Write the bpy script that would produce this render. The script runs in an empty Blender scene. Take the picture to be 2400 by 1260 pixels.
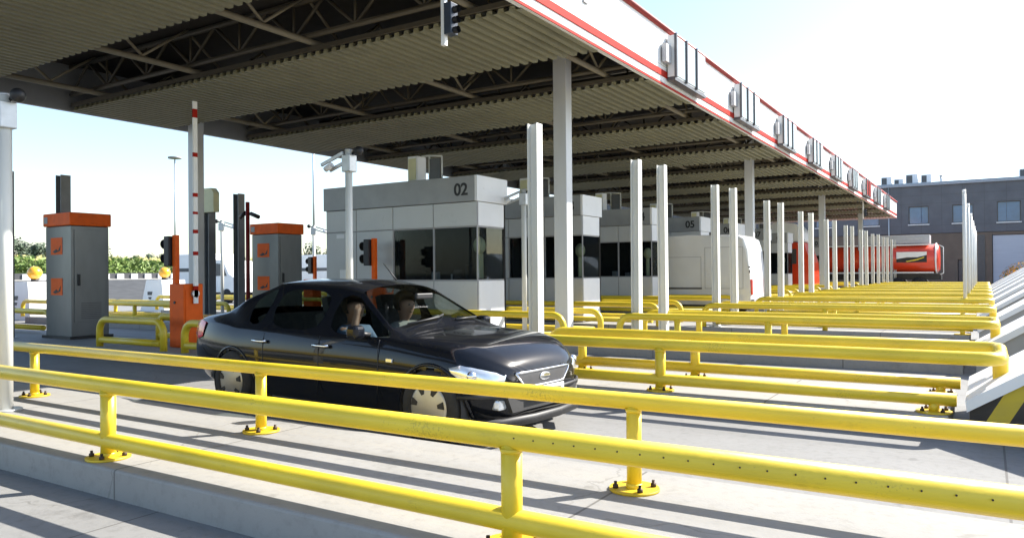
import bpy, bmesh, math, random
from mathutils import Vector, Matrix
from mathutils.bvhtree import BVHTree
random.seed(7)
S = bpy.context.scene
COL = S.collection
R = math.radians

# ------------------------------------------------------------------ camera, world, sun, exposure
YAW, PITCH, ROLL, FPX, CAMH = 0.561342, 0.00595235, -0.00835869, 1768.88, 1.5
f = Vector((-math.sin(YAW)*math.cos(PITCH), math.cos(YAW)*math.cos(PITCH), math.sin(PITCH)))
r0 = Vector((math.cos(YAW), math.sin(YAW), 0)); u0 = r0.cross(f)
rt = r0*math.cos(ROLL) + u0*math.sin(ROLL); up = -r0*math.sin(ROLL) + u0*math.cos(ROLL)
cam = bpy.data.objects.new('camera', bpy.data.cameras.new('camera')); COL.objects.link(cam)
cam.matrix_world = Matrix(((rt.x, up.x, -f.x, 0), (rt.y, up.y, -f.y, 0), (rt.z, up.z, -f.z, CAMH), (0, 0, 0, 1)))
cam.data.sensor_width = 36; cam.data.lens = 36*FPX/2400
cam.data.clip_start = 0.05; cam.data.clip_end = 6000
S.camera = cam
SUNV = Vector((0.75, 1.0, 1.0)).normalized()
EL = math.asin(SUNV.z); AZ = math.atan2(SUNV.x, SUNV.y)      # azimuth from +Y towards +X
w = bpy.data.worlds.new('World'); S.world = w; w.use_nodes = True
nt = w.node_tree; bg = nt.nodes['Background']; sky = nt.nodes.new('ShaderNodeTexSky')
sky.sky_type = 'NISHITA'; sky.sun_disc = False; sky.sun_elevation = EL; sky.sun_rotation = AZ
sky.air_density = 1.0; sky.dust_density = .9; sky.ozone_density = 1.0
nt.links.new(sky.outputs[0], bg.inputs[0]); bg.inputs[1].default_value = 0.108
sl = bpy.data.lights.new('sun', 'SUN'); sl.energy = 4.3; sl.angle = R(0.55); sl.color = (1.0, 0.95, 0.86)
so = bpy.data.objects.new('sun', sl); COL.objects.link(so)
so.rotation_euler = SUNV.to_track_quat('Z', 'Y').to_euler(); so.location = (20, 20, 40)
S.view_settings.view_transform = 'Standard'; S.view_settings.look = 'None'
S.view_settings.exposure = 1.5; S.view_settings.gamma = 1

# ------------------------------------------------------------------ materials
M = {}
def mat(name, col, rough=0.5, metal=0.0, var=0.12, scale=6.0, bump=0.0, spec=0.5, coat=0.0, stretch=None, dirt=None, bscale=None, specks=None):
    m = bpy.data.materials.new(name); m.use_nodes = True; n = m.node_tree; b = n.nodes['Principled BSDF']
    b.inputs['Roughness'].default_value = rough; b.inputs['Metallic'].default_value = metal
    b.inputs['Specular IOR Level'].default_value = spec; b.inputs['Coat Weight'].default_value = coat
    tc = n.nodes.new('ShaderNodeTexCoord'); mp = n.nodes.new('ShaderNodeMapping')
    n.links.new(tc.outputs['Object'], mp.inputs[0])
    if stretch: mp.inputs['Scale'].default_value = stretch
    nz = n.nodes.new('ShaderNodeTexNoise'); nz.inputs['Scale'].default_value = scale; nz.inputs['Detail'].default_value = 6
    n.links.new(mp.outputs[0], nz.inputs[0])
    rp = n.nodes.new('ShaderNodeValToRGB'); e = rp.color_ramp.elements
    e[0].position = .3; e[1].position = .7
    e[0].color = [c*(1-var) for c in col]+[1]; e[1].color = [min(1, c*(1+var)) for c in col]+[1]
    n.links.new(nz.outputs['Fac'], rp.inputs[0]); out = rp.outputs[0]
    if dirt:
        dcol, lo, hi, dsc = dirt
        n2 = n.nodes.new('ShaderNodeTexNoise'); n2.inputs['Scale'].default_value = dsc; n2.inputs['Detail'].default_value = 8
        n2.inputs['Roughness'].default_value = .7
        n.links.new(mp.outputs[0], n2.inputs[0])
        mr = n.nodes.new('ShaderNodeMapRange'); mr.inputs[1].default_value = lo; mr.inputs[2].default_value = hi
        n.links.new(n2.outputs['Fac'], mr.inputs[0])
        mx = n.nodes.new('ShaderNodeMix'); mx.data_type = 'RGBA'; mx.inputs[7].default_value = list(dcol)+[1]
        n.links.new(mr.outputs[0], mx.inputs[0]); n.links.new(out, mx.inputs[6]); out = mx.outputs[2]
    if specks:
        n2 = n.nodes.new('ShaderNodeTexNoise'); n2.inputs['Scale'].default_value = 85; n2.inputs['Detail'].default_value = 3; n.links.new(tc.outputs['Object'], n2.inputs[0])
        n4 = n.nodes.new('ShaderNodeTexNoise'); n4.inputs['Scale'].default_value = 2.3; n4.inputs['Detail'].default_value = 2; n.links.new(tc.outputs['Object'], n4.inputs[0])
        ml = n.nodes.new('ShaderNodeMath'); ml.operation = 'MULTIPLY'; n.links.new(n2.outputs['Fac'], ml.inputs[0]); n.links.new(n4.outputs['Fac'], ml.inputs[1])
        mr = n.nodes.new('ShaderNodeMapRange'); mr.inputs[1].default_value = .375; mr.inputs[2].default_value = .45; mr.inputs[4].default_value = .30; n.links.new(ml.outputs[0], mr.inputs[0])
        mx = n.nodes.new('ShaderNodeMix'); mx.data_type = 'RGBA'; mx.inputs[7].default_value = list(specks)+[1]
        n.links.new(mr.outputs[0], mx.inputs[0]); n.links.new(out, mx.inputs[6]); out = mx.outputs[2]
    n.links.new(out, b.inputs['Base Color'])
    if bump:
        bp = n.nodes.new('ShaderNodeBump'); bp.inputs['Strength'].default_value = bump; bp.inputs['Distance'].default_value = .01
        n3 = n.nodes.new('ShaderNodeTexNoise'); n3.inputs['Scale'].default_value = bscale or scale*6; n3.inputs['Detail'].default_value = 5
        n.links.new(mp.outputs[0], n3.inputs[0]); n.links.new(n3.outputs['Fac'], bp.inputs['Height'])
        n.links.new(bp.outputs[0], b.inputs['Normal'])
    M[name] = m; return m

mat('yellow', (.73, .53, .028), .40, var=.12, scale=3, bump=.10, bscale=45, coat=.12, stretch=(.5, 1, 1), dirt=((.40, .28, .03), .60, .85, 7), specks=(.10, .07, .03))
mat('yellow_old', (.60, .42, .02), .5, var=.18, scale=5, bump=.1)
mat('black', (.012, .012, .014), .5, var=.3)
mat('rubber', (.02, .02, .021), .8, var=.25, scale=12)
mat('bolt', (.06, .04, .03), .6, .6, var=.3)
mat('steel_white', (.66, .66, .62), .42, var=.06, scale=4, dirt=((.42, .38, .30), .58, .85, 6), stretch=(1, 1, .25))
mat('column_grey', (.55, .56, .57), .35, .0, var=.05, scale=3, dirt=((.38, .37, .34), .6, .9, 5), stretch=(1, 1, .2))
mat('post_shade_grey', (.20, .21, .22), .45, .2, var=.12, scale=4)
mat('galv', (.50, .52, .54), .38, .5, var=.10, scale=10)
mat('panel_grey', (.48, .49, .49), .4, .1, var=.04, scale=2, dirt=((.33, .33, .32), .58, .85, 4))
mat('panel_dark', (.27, .275, .28), .42, .2, var=.08, scale=3)
mat('panel_light', (.74, .75, .77), .4, .0, var=.03, scale=2, dirt=((.55, .55, .54), .6, .9, 5))
mat('frame_dark', (.09, .09, .095), .4, .3, var=.1)
mat('kiosk_grey', (.155, .165, .17), .33, .45, var=.12, scale=2.5, stretch=(1, 1, .5))
mat('orange', (.82, .12, .008), .5, spec=.2, var=.10, scale=4, dirt=((.45, .06, .015), .58, .85, 6))
mat('red', (.36, .012, .004), .6, spec=.15, var=.08, scale=3)
mat('darkred', (.25, .02, .015), .5, var=.1)
mat('white', (.80, .80, .79), .45, var=.03, scale=2, dirt=((.62, .61, .58), .6, .9, 3))
mat('white_van', (.72, .72, .71), .25, var=.03, scale=2, coat=.5, dirt=((.5, .48, .44), .6, .95, 3))
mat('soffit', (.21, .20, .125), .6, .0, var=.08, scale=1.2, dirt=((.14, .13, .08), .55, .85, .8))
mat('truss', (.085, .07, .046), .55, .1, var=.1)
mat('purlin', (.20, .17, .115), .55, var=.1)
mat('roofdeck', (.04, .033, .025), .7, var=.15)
mat('signpanel', (.40, .47, .50), .3, var=.05, scale=2)
mat('cream', (.62, .60, .36), .5, var=.06)
mat('darkblue', (.03, .04, .06), .3, var=.2)
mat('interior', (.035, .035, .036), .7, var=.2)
mat('seat', (.05, .05, .055), .85, var=.2, scale=30)
mat('lamp_orange', (.85, .42, .03), .25, var=.05, coat=.4)
mat('building', (.115, .12, .135), .55, var=.12, scale=1.2)
mat('building_brown', (.16, .12, .09), .6, var=.12, scale=1.5)
mat('building_roof', (.33, .36, .40), .5, var=.08)
mat('garage', (.50, .53, .60), .5, var=.05, stretch=(.1, 1, 3))
mat('windowblue', (.05, .12, .24), .12, var=.15, scale=2, spec=.8)
mat('tank_red', (.70, .055, .014), .3, var=.08, scale=2, coat=.4)
mat('greybox', (.42, .42, .43), .5, var=.06)
mat('skin', (.33, .185, .13), .55, var=.06)
mat('shirt', (.10, .15, .24), .8, var=.1, scale=20)
mat('shirt_light', (.20, .19, .18), .8, var=.1, scale=20)
mat('hair', (.05, .035, .025), .7, var=.2, scale=40)
mat('chrome', (.75, .76, .78), .12, 1.0, var=.03)
mat('hubcap', (.42, .40, .35), .38, .6, var=.06, scale=8)
mat('leaf', (.06, .09, .05), .6, var=.45, scale=.6)
mat('corn', (.13, .20, .035), .6, var=.45, scale=.5)
mat('corn_top', (.50, .45, .16), .7, var=.3, scale=1)
mat('bark', (.10, .075, .05), .8, var=.25)
mat('asphalt', (.085, .088, .092), .95, spec=.04, var=.15, scale=1.5, bump=.15)
mat('field', (.10, .11, .045), .9, var=.3, scale=.3)
mat('concrete_grey', (.40, .39, .37), .75, var=.10, scale=2, bump=.12, dirt=((.26, .25, .235), .52, .8, 4))
mat('lens_red', (.55, .01, .012), .2, var=.1, coat=.6)
mat('lens_clear', (.70, .74, .78), .08, .55, var=.1, scale=14, coat=.8)
mat('plasticgrey', (.28, .28, .29), .5, var=.08)
mat('asphalt_mark', (.7, .7, .68), .6, var=.06)

def plaza_mat(name, joints, base, dark, tracks):
    m = bpy.data.materials.new(name); m.use_nodes = True; n = m.node_tree; b = n.nodes['Principled BSDF']
    b.inputs['Roughness'].default_value = .72; b.inputs['Specular IOR Level'].default_value = .35
    L = n.links.new
    tc = n.nodes.new('ShaderNodeTexCoord'); sp = n.nodes.new('ShaderNodeSeparateXYZ'); L(tc.outputs['Object'], sp.inputs[0])
    def math_(op, a, bb=None, c=None):
        k = n.nodes.new('ShaderNodeMath'); k.operation = op
        for i, v in enumerate((a, bb, c)):
            if v is None: continue
            if isinstance(v, (int, float)): k.inputs[i].default_value = v
            else: L(v, k.inputs[i])
        return k.outputs[0]
    def noise(scale, stretch=(1, 1, 1), det=6, ro=.6):
        mp = n.nodes.new('ShaderNodeMapping'); mp.inputs['Scale'].default_value = stretch; L(tc.outputs['Object'], mp.inputs[0])
        z = n.nodes.new('ShaderNodeTexNoise'); z.inputs['Scale'].default_value = scale; z.inputs['Detail'].default_value = det; z.inputs['Roughness'].default_value = ro
        L(mp.outputs[0], z.inputs[0]); return z.outputs['Fac']
    def mix(fac, a, bcol):
        x = n.nodes.new('ShaderNodeMix'); x.data_type = 'RGBA'; L(fac, x.inputs[0])
        if isinstance(a, tuple): x.inputs[6].default_value = a+(1,)
        else: L(a, x.inputs[6])
        x.inputs[7].default_value = bcol+(1,); return x.outputs[2]
    def rng(v, lo, hi, a=0, bb=1):
        k = n.nodes.new('ShaderNodeMapRange')
        for i, q in enumerate((lo, hi, a, bb)): k.inputs[i+1].default_value = q
        L(v, k.inputs[0]); return k.outputs[0]
    c = mix(rng(noise(.9), .35, .7, 0, .6), base, tuple(q*.82 for q in base))
    c = mix(rng(noise(14, det=8), .50, .72, 0, .36), c, dark)
    c = mix(rng(noise(3, (.06, 1, 1)), .52, .75, 0, .45*tracks), c, dark)
    c = mix(rng(noise(1.7, det=10, ro=.75), .58, .70, 0, .6), c, dark)
    if tracks > .8:
        yy = math_('FRACT', math_('DIVIDE', math_('ADD', sp.outputs[1], 97.0-6.2+.0), 4.85))
        for c0 in (.5-.155, .5+.155):
            d_ = math_('ABSOLUTE', math_('SUBTRACT', yy, c0)); tr = rng(d_, .02, .075, 1, 0)
            c = mix(math_('MULTIPLY', math_('MULTIPLY', tr, rng(noise(1.1, (.25, 2, 1)), .3, .7, .2, 1)), .42), c, dark)
        dd = math_('ABSOLUTE', math_('SUBTRACT', yy, .5)); c = mix(math_('MULTIPLY', math_('MULTIPLY', rng(dd, .03, .09, 1, 0), rng(noise(7, det=3), .56, .62, 0, 1)), .6), c, tuple(q*.45 for q in dark))
    vo = n.nodes.new('ShaderNodeTexVoronoi'); vo.feature = 'DISTANCE_TO_EDGE'; vo.inputs['Scale'].default_value = .42
    vm = n.nodes.new('ShaderNodeVectorMath'); vm.operation = 'ADD'; nn = n.nodes.new('ShaderNodeTexNoise'); nn.inputs['Scale'].default_value = 2.2; nn.inputs['Detail'].default_value = 6
    L(tc.outputs['Object'], nn.inputs[0]); sc_ = n.nodes.new('ShaderNodeVectorMath'); sc_.operation = 'SCALE'; sc_.inputs['Scale'].default_value = .55; L(nn.outputs['Color'], sc_.inputs[0])
    L(tc.outputs['Object'], vm.inputs[0]); L(sc_.outputs[0], vm.inputs[1]); L(vm.outputs[0], vo.inputs['Vector'])
    c = mix(math_('MULTIPLY', math_('LESS_THAN', vo.outputs['Distance'], .0032), rng(noise(.8, det=2), .50, .60, 0, .55)), c, dark)
    c = mix(rng(noise(4.5, det=4, ro=.5), .66, .72, 0, .35), c, tuple(q*.6 for q in dark))
    jx = math_('FRACT', math_('DIVIDE', math_('ADD', sp.outputs[0], 101.1), joints))
    jl = math_('LESS_THAN', jx, .016/joints)
    c = mix(math_('MULTIPLY', jl, .8), c, (.10, .095, .09))
    L(c, b.inputs['Base Color'])
    bp = n.nodes.new('ShaderNodeBump'); bp.inputs['Strength'].default_value = .18; bp.inputs['Distance'].default_value = .01
    L(noise(55, det=4), bp.inputs['Height']); L(bp.outputs[0], b.inputs['Normal'])
    M[name] = m
plaza_mat('plaza', 4.6, (.245, .242, .235), (.12, .117, .11), 1.0)
plaza_mat('kerb', 3.1, (.31, .305, .295), (.19, .183, .172), .5)

def glass_mat(name, tint, gloss=.0, fm=.35):
    m = bpy.data.materials.new(name); m.use_nodes = True; n = m.node_tree; n.nodes.clear(); L = n.links.new
    o = n.nodes.new('ShaderNodeOutputMaterial'); t = n.nodes.new('ShaderNodeBsdfTransparent'); t.inputs[0].default_value = tint+(1,)
    g = n.nodes.new('ShaderNodeBsdfGlossy'); g.inputs['Roughness'].default_value = .02; g.inputs[0].default_value = (.95, .97, 1, 1)
    fr = n.nodes.new('ShaderNodeFresnel'); fr.inputs[0].default_value = 1.5
    ad = n.nodes.new('ShaderNodeMath'); ad.operation = 'MULTIPLY_ADD'; ad.inputs[1].default_value = fm; ad.inputs[2].default_value = gloss*.25
    nz = n.nodes.new('ShaderNodeTexNoise'); nz.inputs['Scale'].default_value = 1.2
    bp = n.nodes.new('ShaderNodeBump'); bp.inputs['Strength'].default_value = .004
    L(nz.outputs['Fac'], bp.inputs['Height']); L(bp.outputs[0], g.inputs['Normal'])
    x = n.nodes.new('ShaderNodeMixShader'); L(fr.outputs[0], ad.inputs[0]); L(ad.outputs[0], x.inputs[0])
    L(t.outputs[0], x.inputs[1]); L(g.outputs[0], x.inputs[2]); L(x.outputs[0], o.inputs[0]); M[name] = m
glass_mat('glass_booth', (.66, .70, .71), 0, .10); glass_mat('glass_car', (.50, .56, .54)); glass_mat('glass_screen', (.62, .68, .66))

def paint_mat(name, col):
    m = bpy.data.materials.new(name); m.use_nodes = True; b = m.node_tree.nodes['Principled BSDF']; n = m.node_tree
    b.inputs['Roughness'].default_value = .22; b.inputs['Coat Weight'].default_value = .62; b.inputs['Coat IOR'].default_value = 1.42; b.inputs['Coat Roughness'].default_value = .04
    b.inputs['Metallic'].default_value = 0; b.inputs['Specular IOR Level'].default_value = .08
    nz = n.nodes.new('ShaderNodeTexNoise'); nz.inputs['Scale'].default_value = 5; nz.inputs['Detail'].default_value = 8
    rp = n.nodes.new('ShaderNodeValToRGB'); rp.color_ramp.elements[0].color = col+(1,); rp.color_ramp.elements[1].color = tuple(c*1.6 for c in col)+(1,)
    n.links.new(nz.outputs['Fac'], rp.inputs[0]); n.links.new(rp.outputs[0], b.inputs['Base Color'])
    mr = n.nodes.new('ShaderNodeMapRange'); mr.inputs[3].default_value = .012; mr.inputs[4].default_value = .04
    n.links.new(nz.outputs['Fac'], mr.inputs[0]); n.links.new(mr.outputs[0], b.inputs['Coat Roughness']); M[name] = m
paint_mat('car_black', (.006, .007, .010)); paint_mat('car_red', (.10, .008, .008))

def stripes_mat():
    m = bpy.data.materials.new('hazard'); m.use_nodes = True; n = m.node_tree; b = n.nodes['Principled BSDF']; L = n.links.new
    b.inputs['Roughness'].default_value = .5
    tc = n.nodes.new('ShaderNodeTexCoord'); sp = n.nodes.new('ShaderNodeSeparateXYZ'); L(tc.outputs['Object'], sp.inputs[0])
    def mt(op, a, q):
        k = n.nodes.new('ShaderNodeMath'); k.operation = op
        for i, v in enumerate((a, q)):
            if isinstance(v, (int, float)): k.inputs[i].default_value = v
            else: L(v, k.inputs[i])
        return k.outputs[0]
    v = mt('SUBTRACT', sp.outputs[0], mt('MULTIPLY', sp.outputs[2], .55))
    fr = mt('FRACT', mt('DIVIDE', mt('ADD', v, 9.975), .40), 0)
    lt = mt('LESS_THAN', fr, .42)
    nz = n.nodes.new('ShaderNodeTexNoise'); nz.inputs['Scale'].default_value = 9; nz.inputs['Detail'].default_value = 7
    x = n.nodes.new('ShaderNodeMix'); x.data_type = 'RGBA'; x.inputs[6].default_value = (.014, .014, .016, 1); x.inputs[7].default_value = (.55, .42, .03, 1)
    L(lt, x.inputs[0])
    y = n.nodes.new('ShaderNodeMix'); y.data_type = 'RGBA'; y.inputs[7].default_value = (.12, .11, .09, 1); L(x.outputs[2], y.inputs[6])
    mr = n.nodes.new('ShaderNodeMapRange'); mr.inputs[1].default_value = .5; mr.inputs[2].default_value = .8; mr.inputs[4].default_value = .5
    L(nz.outputs['Fac'], mr.inputs[0]); L(mr.outputs[0], y.inputs[0]); L(y.outputs[2], b.inputs['Base Color']); M['hazard'] = m
stripes_mat()

# ------------------------------------------------------------------ mesh helpers
class MB:
    def __init__(s): s.bm = bmesh.new()
    def faces_mat(s, fs, mi):
        for q in fs: q.material_index = mi
    def box(s, x0, x1, y0, y1, z0, z1, mi=0, bev=0.0):
        g = bmesh.ops.create_cube(s.bm, size=1.0); vs = g['verts']
        for v in vs: v.co = Vector(((x0+x1)/2+v.co.x*(x1-x0), (y0+y1)/2+v.co.y*(y1-y0), (z0+z1)/2+v.co.z*(z1-z0)))
        fs = {q for v in vs for q in v.link_faces}
        s.faces_mat(fs, mi)
        if bev:
            es = {e for v in vs for e in v.link_edges}
            r = bmesh.ops.bevel(s.bm, geom=list(es), offset=bev, segments=2, affect='EDGES', profile=.5, material=-1)
            for q in r['faces']: q.material_index = mi
        return s
    def obox(s, c, ex, ey, ez, sx, sy, sz, mi=0):
        g = bmesh.ops.create_cube(s.bm, size=1.0)
        for v in g['verts']: v.co = Vector(c)+Vector(ex)*(v.co.x*sx)+Vector(ey)*(v.co.y*sy)+Vector(ez)*(v.co.z*sz)
        s.faces_mat({q for v in g['verts'] for q in v.link_faces}, mi); return s
    def tube(s, pts, rad, n=16, mi=0, cap=True, smooth=True):
        pts = [Vector(p) for p in pts]; rings = []; prev = None
        for i, p in enumerate(pts):
            if i == 0: d = pts[1]-p
            elif i == len(pts)-1: d = p-pts[i-1]
            else: d = (pts[i+1]-p).normalized()+(p-pts[i-1]).normalized()
            d.normalize()
            if prev is None:
                a = Vector((0, 0, 1)) if abs(d.z) < .9 else Vector((1, 0, 0)); e1 = d.cross(a).normalized()
            else: e1 = (prev-d*prev.dot(d)).normalized()
            e2 = d.cross(e1); prev = e1
            rr = rad[i] if isinstance(rad, (list, tuple)) else rad
            rings.append([s.bm.verts.new(p+(e1*math.cos(2*math.pi*k/n)+e2*math.sin(2*math.pi*k/n))*rr) for k in range(n)])
        for a, b in zip(rings, rings[1:]):
            for k in range(n):
                q = s.bm.faces.new((a[k], a[(k+1) % n], b[(k+1) % n], b[k])); q.smooth = smooth; q.material_index = mi
        if cap:
            for rg, fl in ((rings[0], True), (rings[-1], False)):
                q = s.bm.faces.new(rg[::-1] if fl else rg); q.material_index = mi
        return s
    def prism(s, poly, axis, a0, a1, mi=0):
        def P(p, a): return {'x': (a, p[0], p[1]), 'y': (p[0], a, p[1]), 'z': (p[0], p[1], a)}[axis]
        A = [s.bm.verts.new(P(p, a0)) for p in poly]; B = [s.bm.verts.new(P(p, a1)) for p in poly]; n = len(poly); fs = []
        for k in range(n): fs.append(s.bm.faces.new((A[k], A[(k+1) % n], B[(k+1) % n], B[k])))
        fs.append(s.bm.faces.new(A[::-1])); fs.append(s.bm.faces.new(B)); s.faces_mat(fs, mi); return s
    def lathe(s, prof, c, axis='z', n=24, mi=0):
        rings = []
        for r_, h in prof:
            ring = []
            for k in range(n):
                a = 2*math.pi*k/n; x, y = r_*math.cos(a), r_*math.sin(a)
                p = {'z': (x, y, h), 'y': (x, h, y), 'x': (h, x, y)}[axis]
                ring.append(s.bm.verts.new(Vector(c)+Vector(p)))
            rings.append(ring)
        for a, b in zip(rings, rings[1:]):
            for k in range(n):
                q = s.bm.faces.new((a[k], a[(k+1) % n], b[(k+1) % n], b[k])); q.smooth = True; q.material_index = mi
        for rg in (rings[0], rings[-1]):
            q = s.bm.faces.new(rg); q.material_index = mi
        return s
    def ball(s, c, rx, ry, rz, mi=0, seg=20):
        g = bmesh.ops.create_uvsphere(s.bm, u_segments=seg, v_segments=seg//2+2, radius=1)
        for v in g['verts']: v.co = Vector((c[0]+v.co.x*rx, c[1]+v.co.y*ry, c[2]+v.co.z*rz))
        for q in {q for v in g['verts'] for q in v.link_faces}: q.smooth = True; q.material_index = mi
        return s
    def build(s, name, mats, parent=None, rec=True):
        if rec: bmesh.ops.recalc_face_normals(s.bm, faces=s.bm.faces)
        me = bpy.data.meshes.new(name); s.bm.to_mesh(me); s.bm.free()
        if isinstance(mats, str): mats = [mats]
        for q in mats: me.materials.append(M[q])
        o = bpy.data.objects.new(name, me); COL.objects.link(o)
        if parent: o.parent = parent
        return o
def tag(o, label, cat, group=None):
    o['label'] = label; o['category'] = cat
    if group: o['group'] = group
    return o
def thing(name, label, cat, loc=(0, 0, 0), group=None, rz=0.0):
    o = bpy.data.objects.new(name, None); COL.objects.link(o); o.location = loc; o.rotation_euler = (0, 0, rz)
    o.empty_display_size = .2
    return tag(o, label, cat, group)
def struct(o, kind='structure'): o['kind'] = kind; return o
def kids(o): return [c for c in COL.objects if c.parent == o]
def copy_tree(o, loc=None, rz=None, label=None, parent=None):
    c = o.copy(); COL.objects.link(c); c.parent = parent
    if loc is not None: c.location = loc
    if rz is not None: c.rotation_euler = (0, 0, rz)
    if label: c['label'] = label
    for k in list(CH.get(o.name, []) or kids(o)): copy_tree(k, parent=c)
    return c
CH = {}
def text_mesh(txt, size, name, m, parent, loc, rot, ext=.006):
    cu = bpy.data.curves.new(name, 'FONT'); cu.body = txt; cu.size = size; cu.extrude = ext; cu.align_x = 'LEFT'
    cu.offset = size*.022
    o = bpy.data.objects.new(name, cu); COL.objects.link(o)
    me = bpy.data.meshes.new_from_object(o.evaluated_get(bpy.context.evaluated_depsgraph_get()))
    bpy.data.objects.remove(o); me.name = name; me.materials.clear(); me.materials.append(M[m])
    q = bpy.data.objects.new(name, me); COL.objects.link(q); q.parent = parent; q.location = loc; q.rotation_euler = rot
    return q

P_ = 4.85                                        # island spacing
NEAR, FAR = 3.05, 4.22                           # rail lines of the nearest island
ORD = ['nearest', 'second', 'third', 'fourth', 'fifth', 'sixth', 'seventh', 'eighth', 'ninth', 'tenth', 'eleventh', 'twelfth']
NI = 11

# ------------------------------------------------------------------ setting: ground, plaza, road, islands
def hgt(x): 
    t = max(0., min(1., (-x-44)/16)); return 1.28*t*t*(3-2*t)
g = MB(); xs = [-3000, -600, -200, -100, -75]+[-62+i*2 for i in range(10)]+[-42, 0, 100, 600, 3000]
ys = [-2000, -300, -60, 0, 60, 150, 400, 3500]
vv = [[g.bm.verts.new((x, y, hgt(x)-.05)) for y in ys] for x in xs]
for i in range(len(xs)-1):
    for j in range(len(ys)-1): g.bm.faces.new((vv[i][j], vv[i+1][j], vv[i+1][j+1], vv[i][j+1]))
struct(g.build('ground', 'field'))
g = MB(); g.box(-43.5, 70, -60, 110, -.3, 0); struct(g.build('plaza_pavement', 'plaza'))
g = MB(); xs = [-62+i*1.5 for i in range(13)]
vv = [[g.bm.verts.new((x, y, hgt(x)-.02)) for y in (-60, 40, 160)] for x in xs]
for i in range(len(xs)-1):
    for j in range(2): g.bm.faces.new((vv[i][j], vv[i+1][j], vv[i+1][j+1], vv[i][j+1]))
struct(g.build('road', 'asphalt'))
isl = None
for k in range(NI):
    y0 = 2.88+P_*k; x0, x1 = (-32, 3.0) if k == 0 else (-27, -.30)
    g = MB(); g.box(x0, x1, y0, y0+1.78, -.05, .20, bev=.018)
    struct(g.build('traffic_island', 'kerb'))
g = MB()                                         # light lane strip painted along the entry road
# sloping concrete nose ramp at the end of each island
rampA = None
for k in range(1, NI):
    y0 = 2.86+P_*k
    lab = 'concrete ramp nose with black and yellow hazard stripes on the nearest island' if k == 1 else 'plain grey sloping concrete nose ramp on the %s island' % ORD[k]
    e = thing('concrete_ramp', lab, 'ramp', (-.14, y0, 0), 'sloping concrete noses at the island ends')
    n = .44 if k == 1 else .44
    poly = [(0, .0), (0, .26), (3.4, 2.42), (6.5, 2.42), (6.5, 0)]
    g = MB(); g.prism(poly, 'y', .05, 1.75)
    g.build('side_wall', 'hazard' if k == 1 else 'concrete_grey', e)
    g = MB(); cap = [(-.02, .252), (3.395, 2.423), (6.5, 2.423), (6.5, 2.51), (3.37, 2.51), (-.03, .35)]
    g.prism(cap, 'y', 0, 1.80); g.build('top_slab', 'white', e)

# ------------------------------------------------------------------ guard rails
def base_plate(p, x, bolts, y=0, z=.2):
    g = MB(); g.lathe([(.0, z), (.15, z), (.15, z+.016), (.0, z+.016)][1:3], (x, y, 0), n=20)
    pl = g.build('base_plate', 'yellow_old', p)
    if bolts:
        for a in (.6, 2.2, 3.8, 5.4):
            g = MB(); bx, by = x+.115*math.cos(a), y+.115*math.sin(a)
            g.lathe([(.018, z+.016), (.018, z+.036), (.010, z+.038), (.010, z+.056)], (bx, by, 0), n=8)
            g.build('anchor_bolt', 'bolt', p)
def arc(x, y, z, sx, n=7, r=.22, zlow=.2):        # bend from horizontal down to the ground at x
    out = []
    for i in range(n+1):
        a = math.pi/2*i/n; out.append((x-sx*r+sx*r*math.sin(a), y, z-r+r*math.cos(a)))
    out.append((x, y, zlow)); return out
def guard_rail(label, y, x0, x1, posts, group, lx0=None, lx1=None, bend0=False, bend1=False, detail=True, z=.705, holes=None, lower=True, turn=None, nseg=16, rad=.063, lz=.325):
    e = thing('guard_rail', label, 'guard rail', (0, y, 0), group)
    g = MB(); pts = []
    pts += arc(x0, 0, z, -1)[::-1] if bend0 else [(x0, 0, z)]
    if bend1: pts += arc(x1, 0, z, 1)
    elif turn:
        r_ = .16
        pts += [(x1-r_, 0, z)]+[(x1-r_+r_*math.sin(a), turn*(r_-r_*math.cos(a)), z) for a in (.4, .8, 1.2, 1.57)]
        pts += [(x1, turn*.30, z), (x1, turn*.40, z-.08), (x1, turn*.42, z-.2), (x1, turn*.42, .2)]
    else: pts += [(x1, 0, z)]
    g.tube(pts, rad, nseg)
    if holes:
        for hx_ in holes:
            c = Vector((hx_, -rad*.976, z+.012)); g.tube([c, c+Vector((0, -.0035, 0))], .0036, 8, mi=1)
    g.build('top_rail', ['yellow', 'bolt'], e)
    if lower:
        g = MB(); g.tube([(lx0 if lx0 is not None else x0+.1, 0, lz), (lx1 if lx1 is not None else x1-.5, 0, lz)], rad-.002, nseg)
        g.build('bottom_rail', 'yellow', e)
    if turn:
        g = MB(); g.tube([(-.42, 0, .2), (-.42, 0, .30)], .045, 12); p = g.build('short_post', 'yellow', e); base_plate(p, -.42, detail)
        base_plate(e, x1, detail, y=turn*.42)
    for px in posts:
        g = MB(); g.tube([(px, 0, .2), (px, 0, z-.02)], rad-.006, nseg)
        if detail: g.tube([(px, 0, z-rad-.012), (px, 0, z-rad+.010)], [rad-.004, rad+.002], nseg); g.tube([(px, 0, .243), (px, 0, .232), (px, 0, .20)], [rad-.005, rad-.001, rad-.001], nseg)
        p = g.build('post', 'yellow', e)
        if detail: base_plate(p, px, True)
    return e
GR = 'yellow pipe guard rails along the traffic islands'
holes = [-1.88+.105*i for i in range(20)]
guard_rail('yellow two-pipe guard rail closest to the camera, crossing the whole foreground', NEAR, -14.0, 2.6, [-9.05, -5.36, -1.93, 1.5], GR, -14, 2.6, holes=holes, nseg=24, rad=.057, z=.718)
guard_rail('second yellow guard rail, between the foreground rail and the black car', FAR, -14.0, 2.6, [-8.85, -5.14, -1.80, 1.7], GR, -14, 2.6, nseg=24, rad=.051, z=.728, lz=.41)
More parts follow.
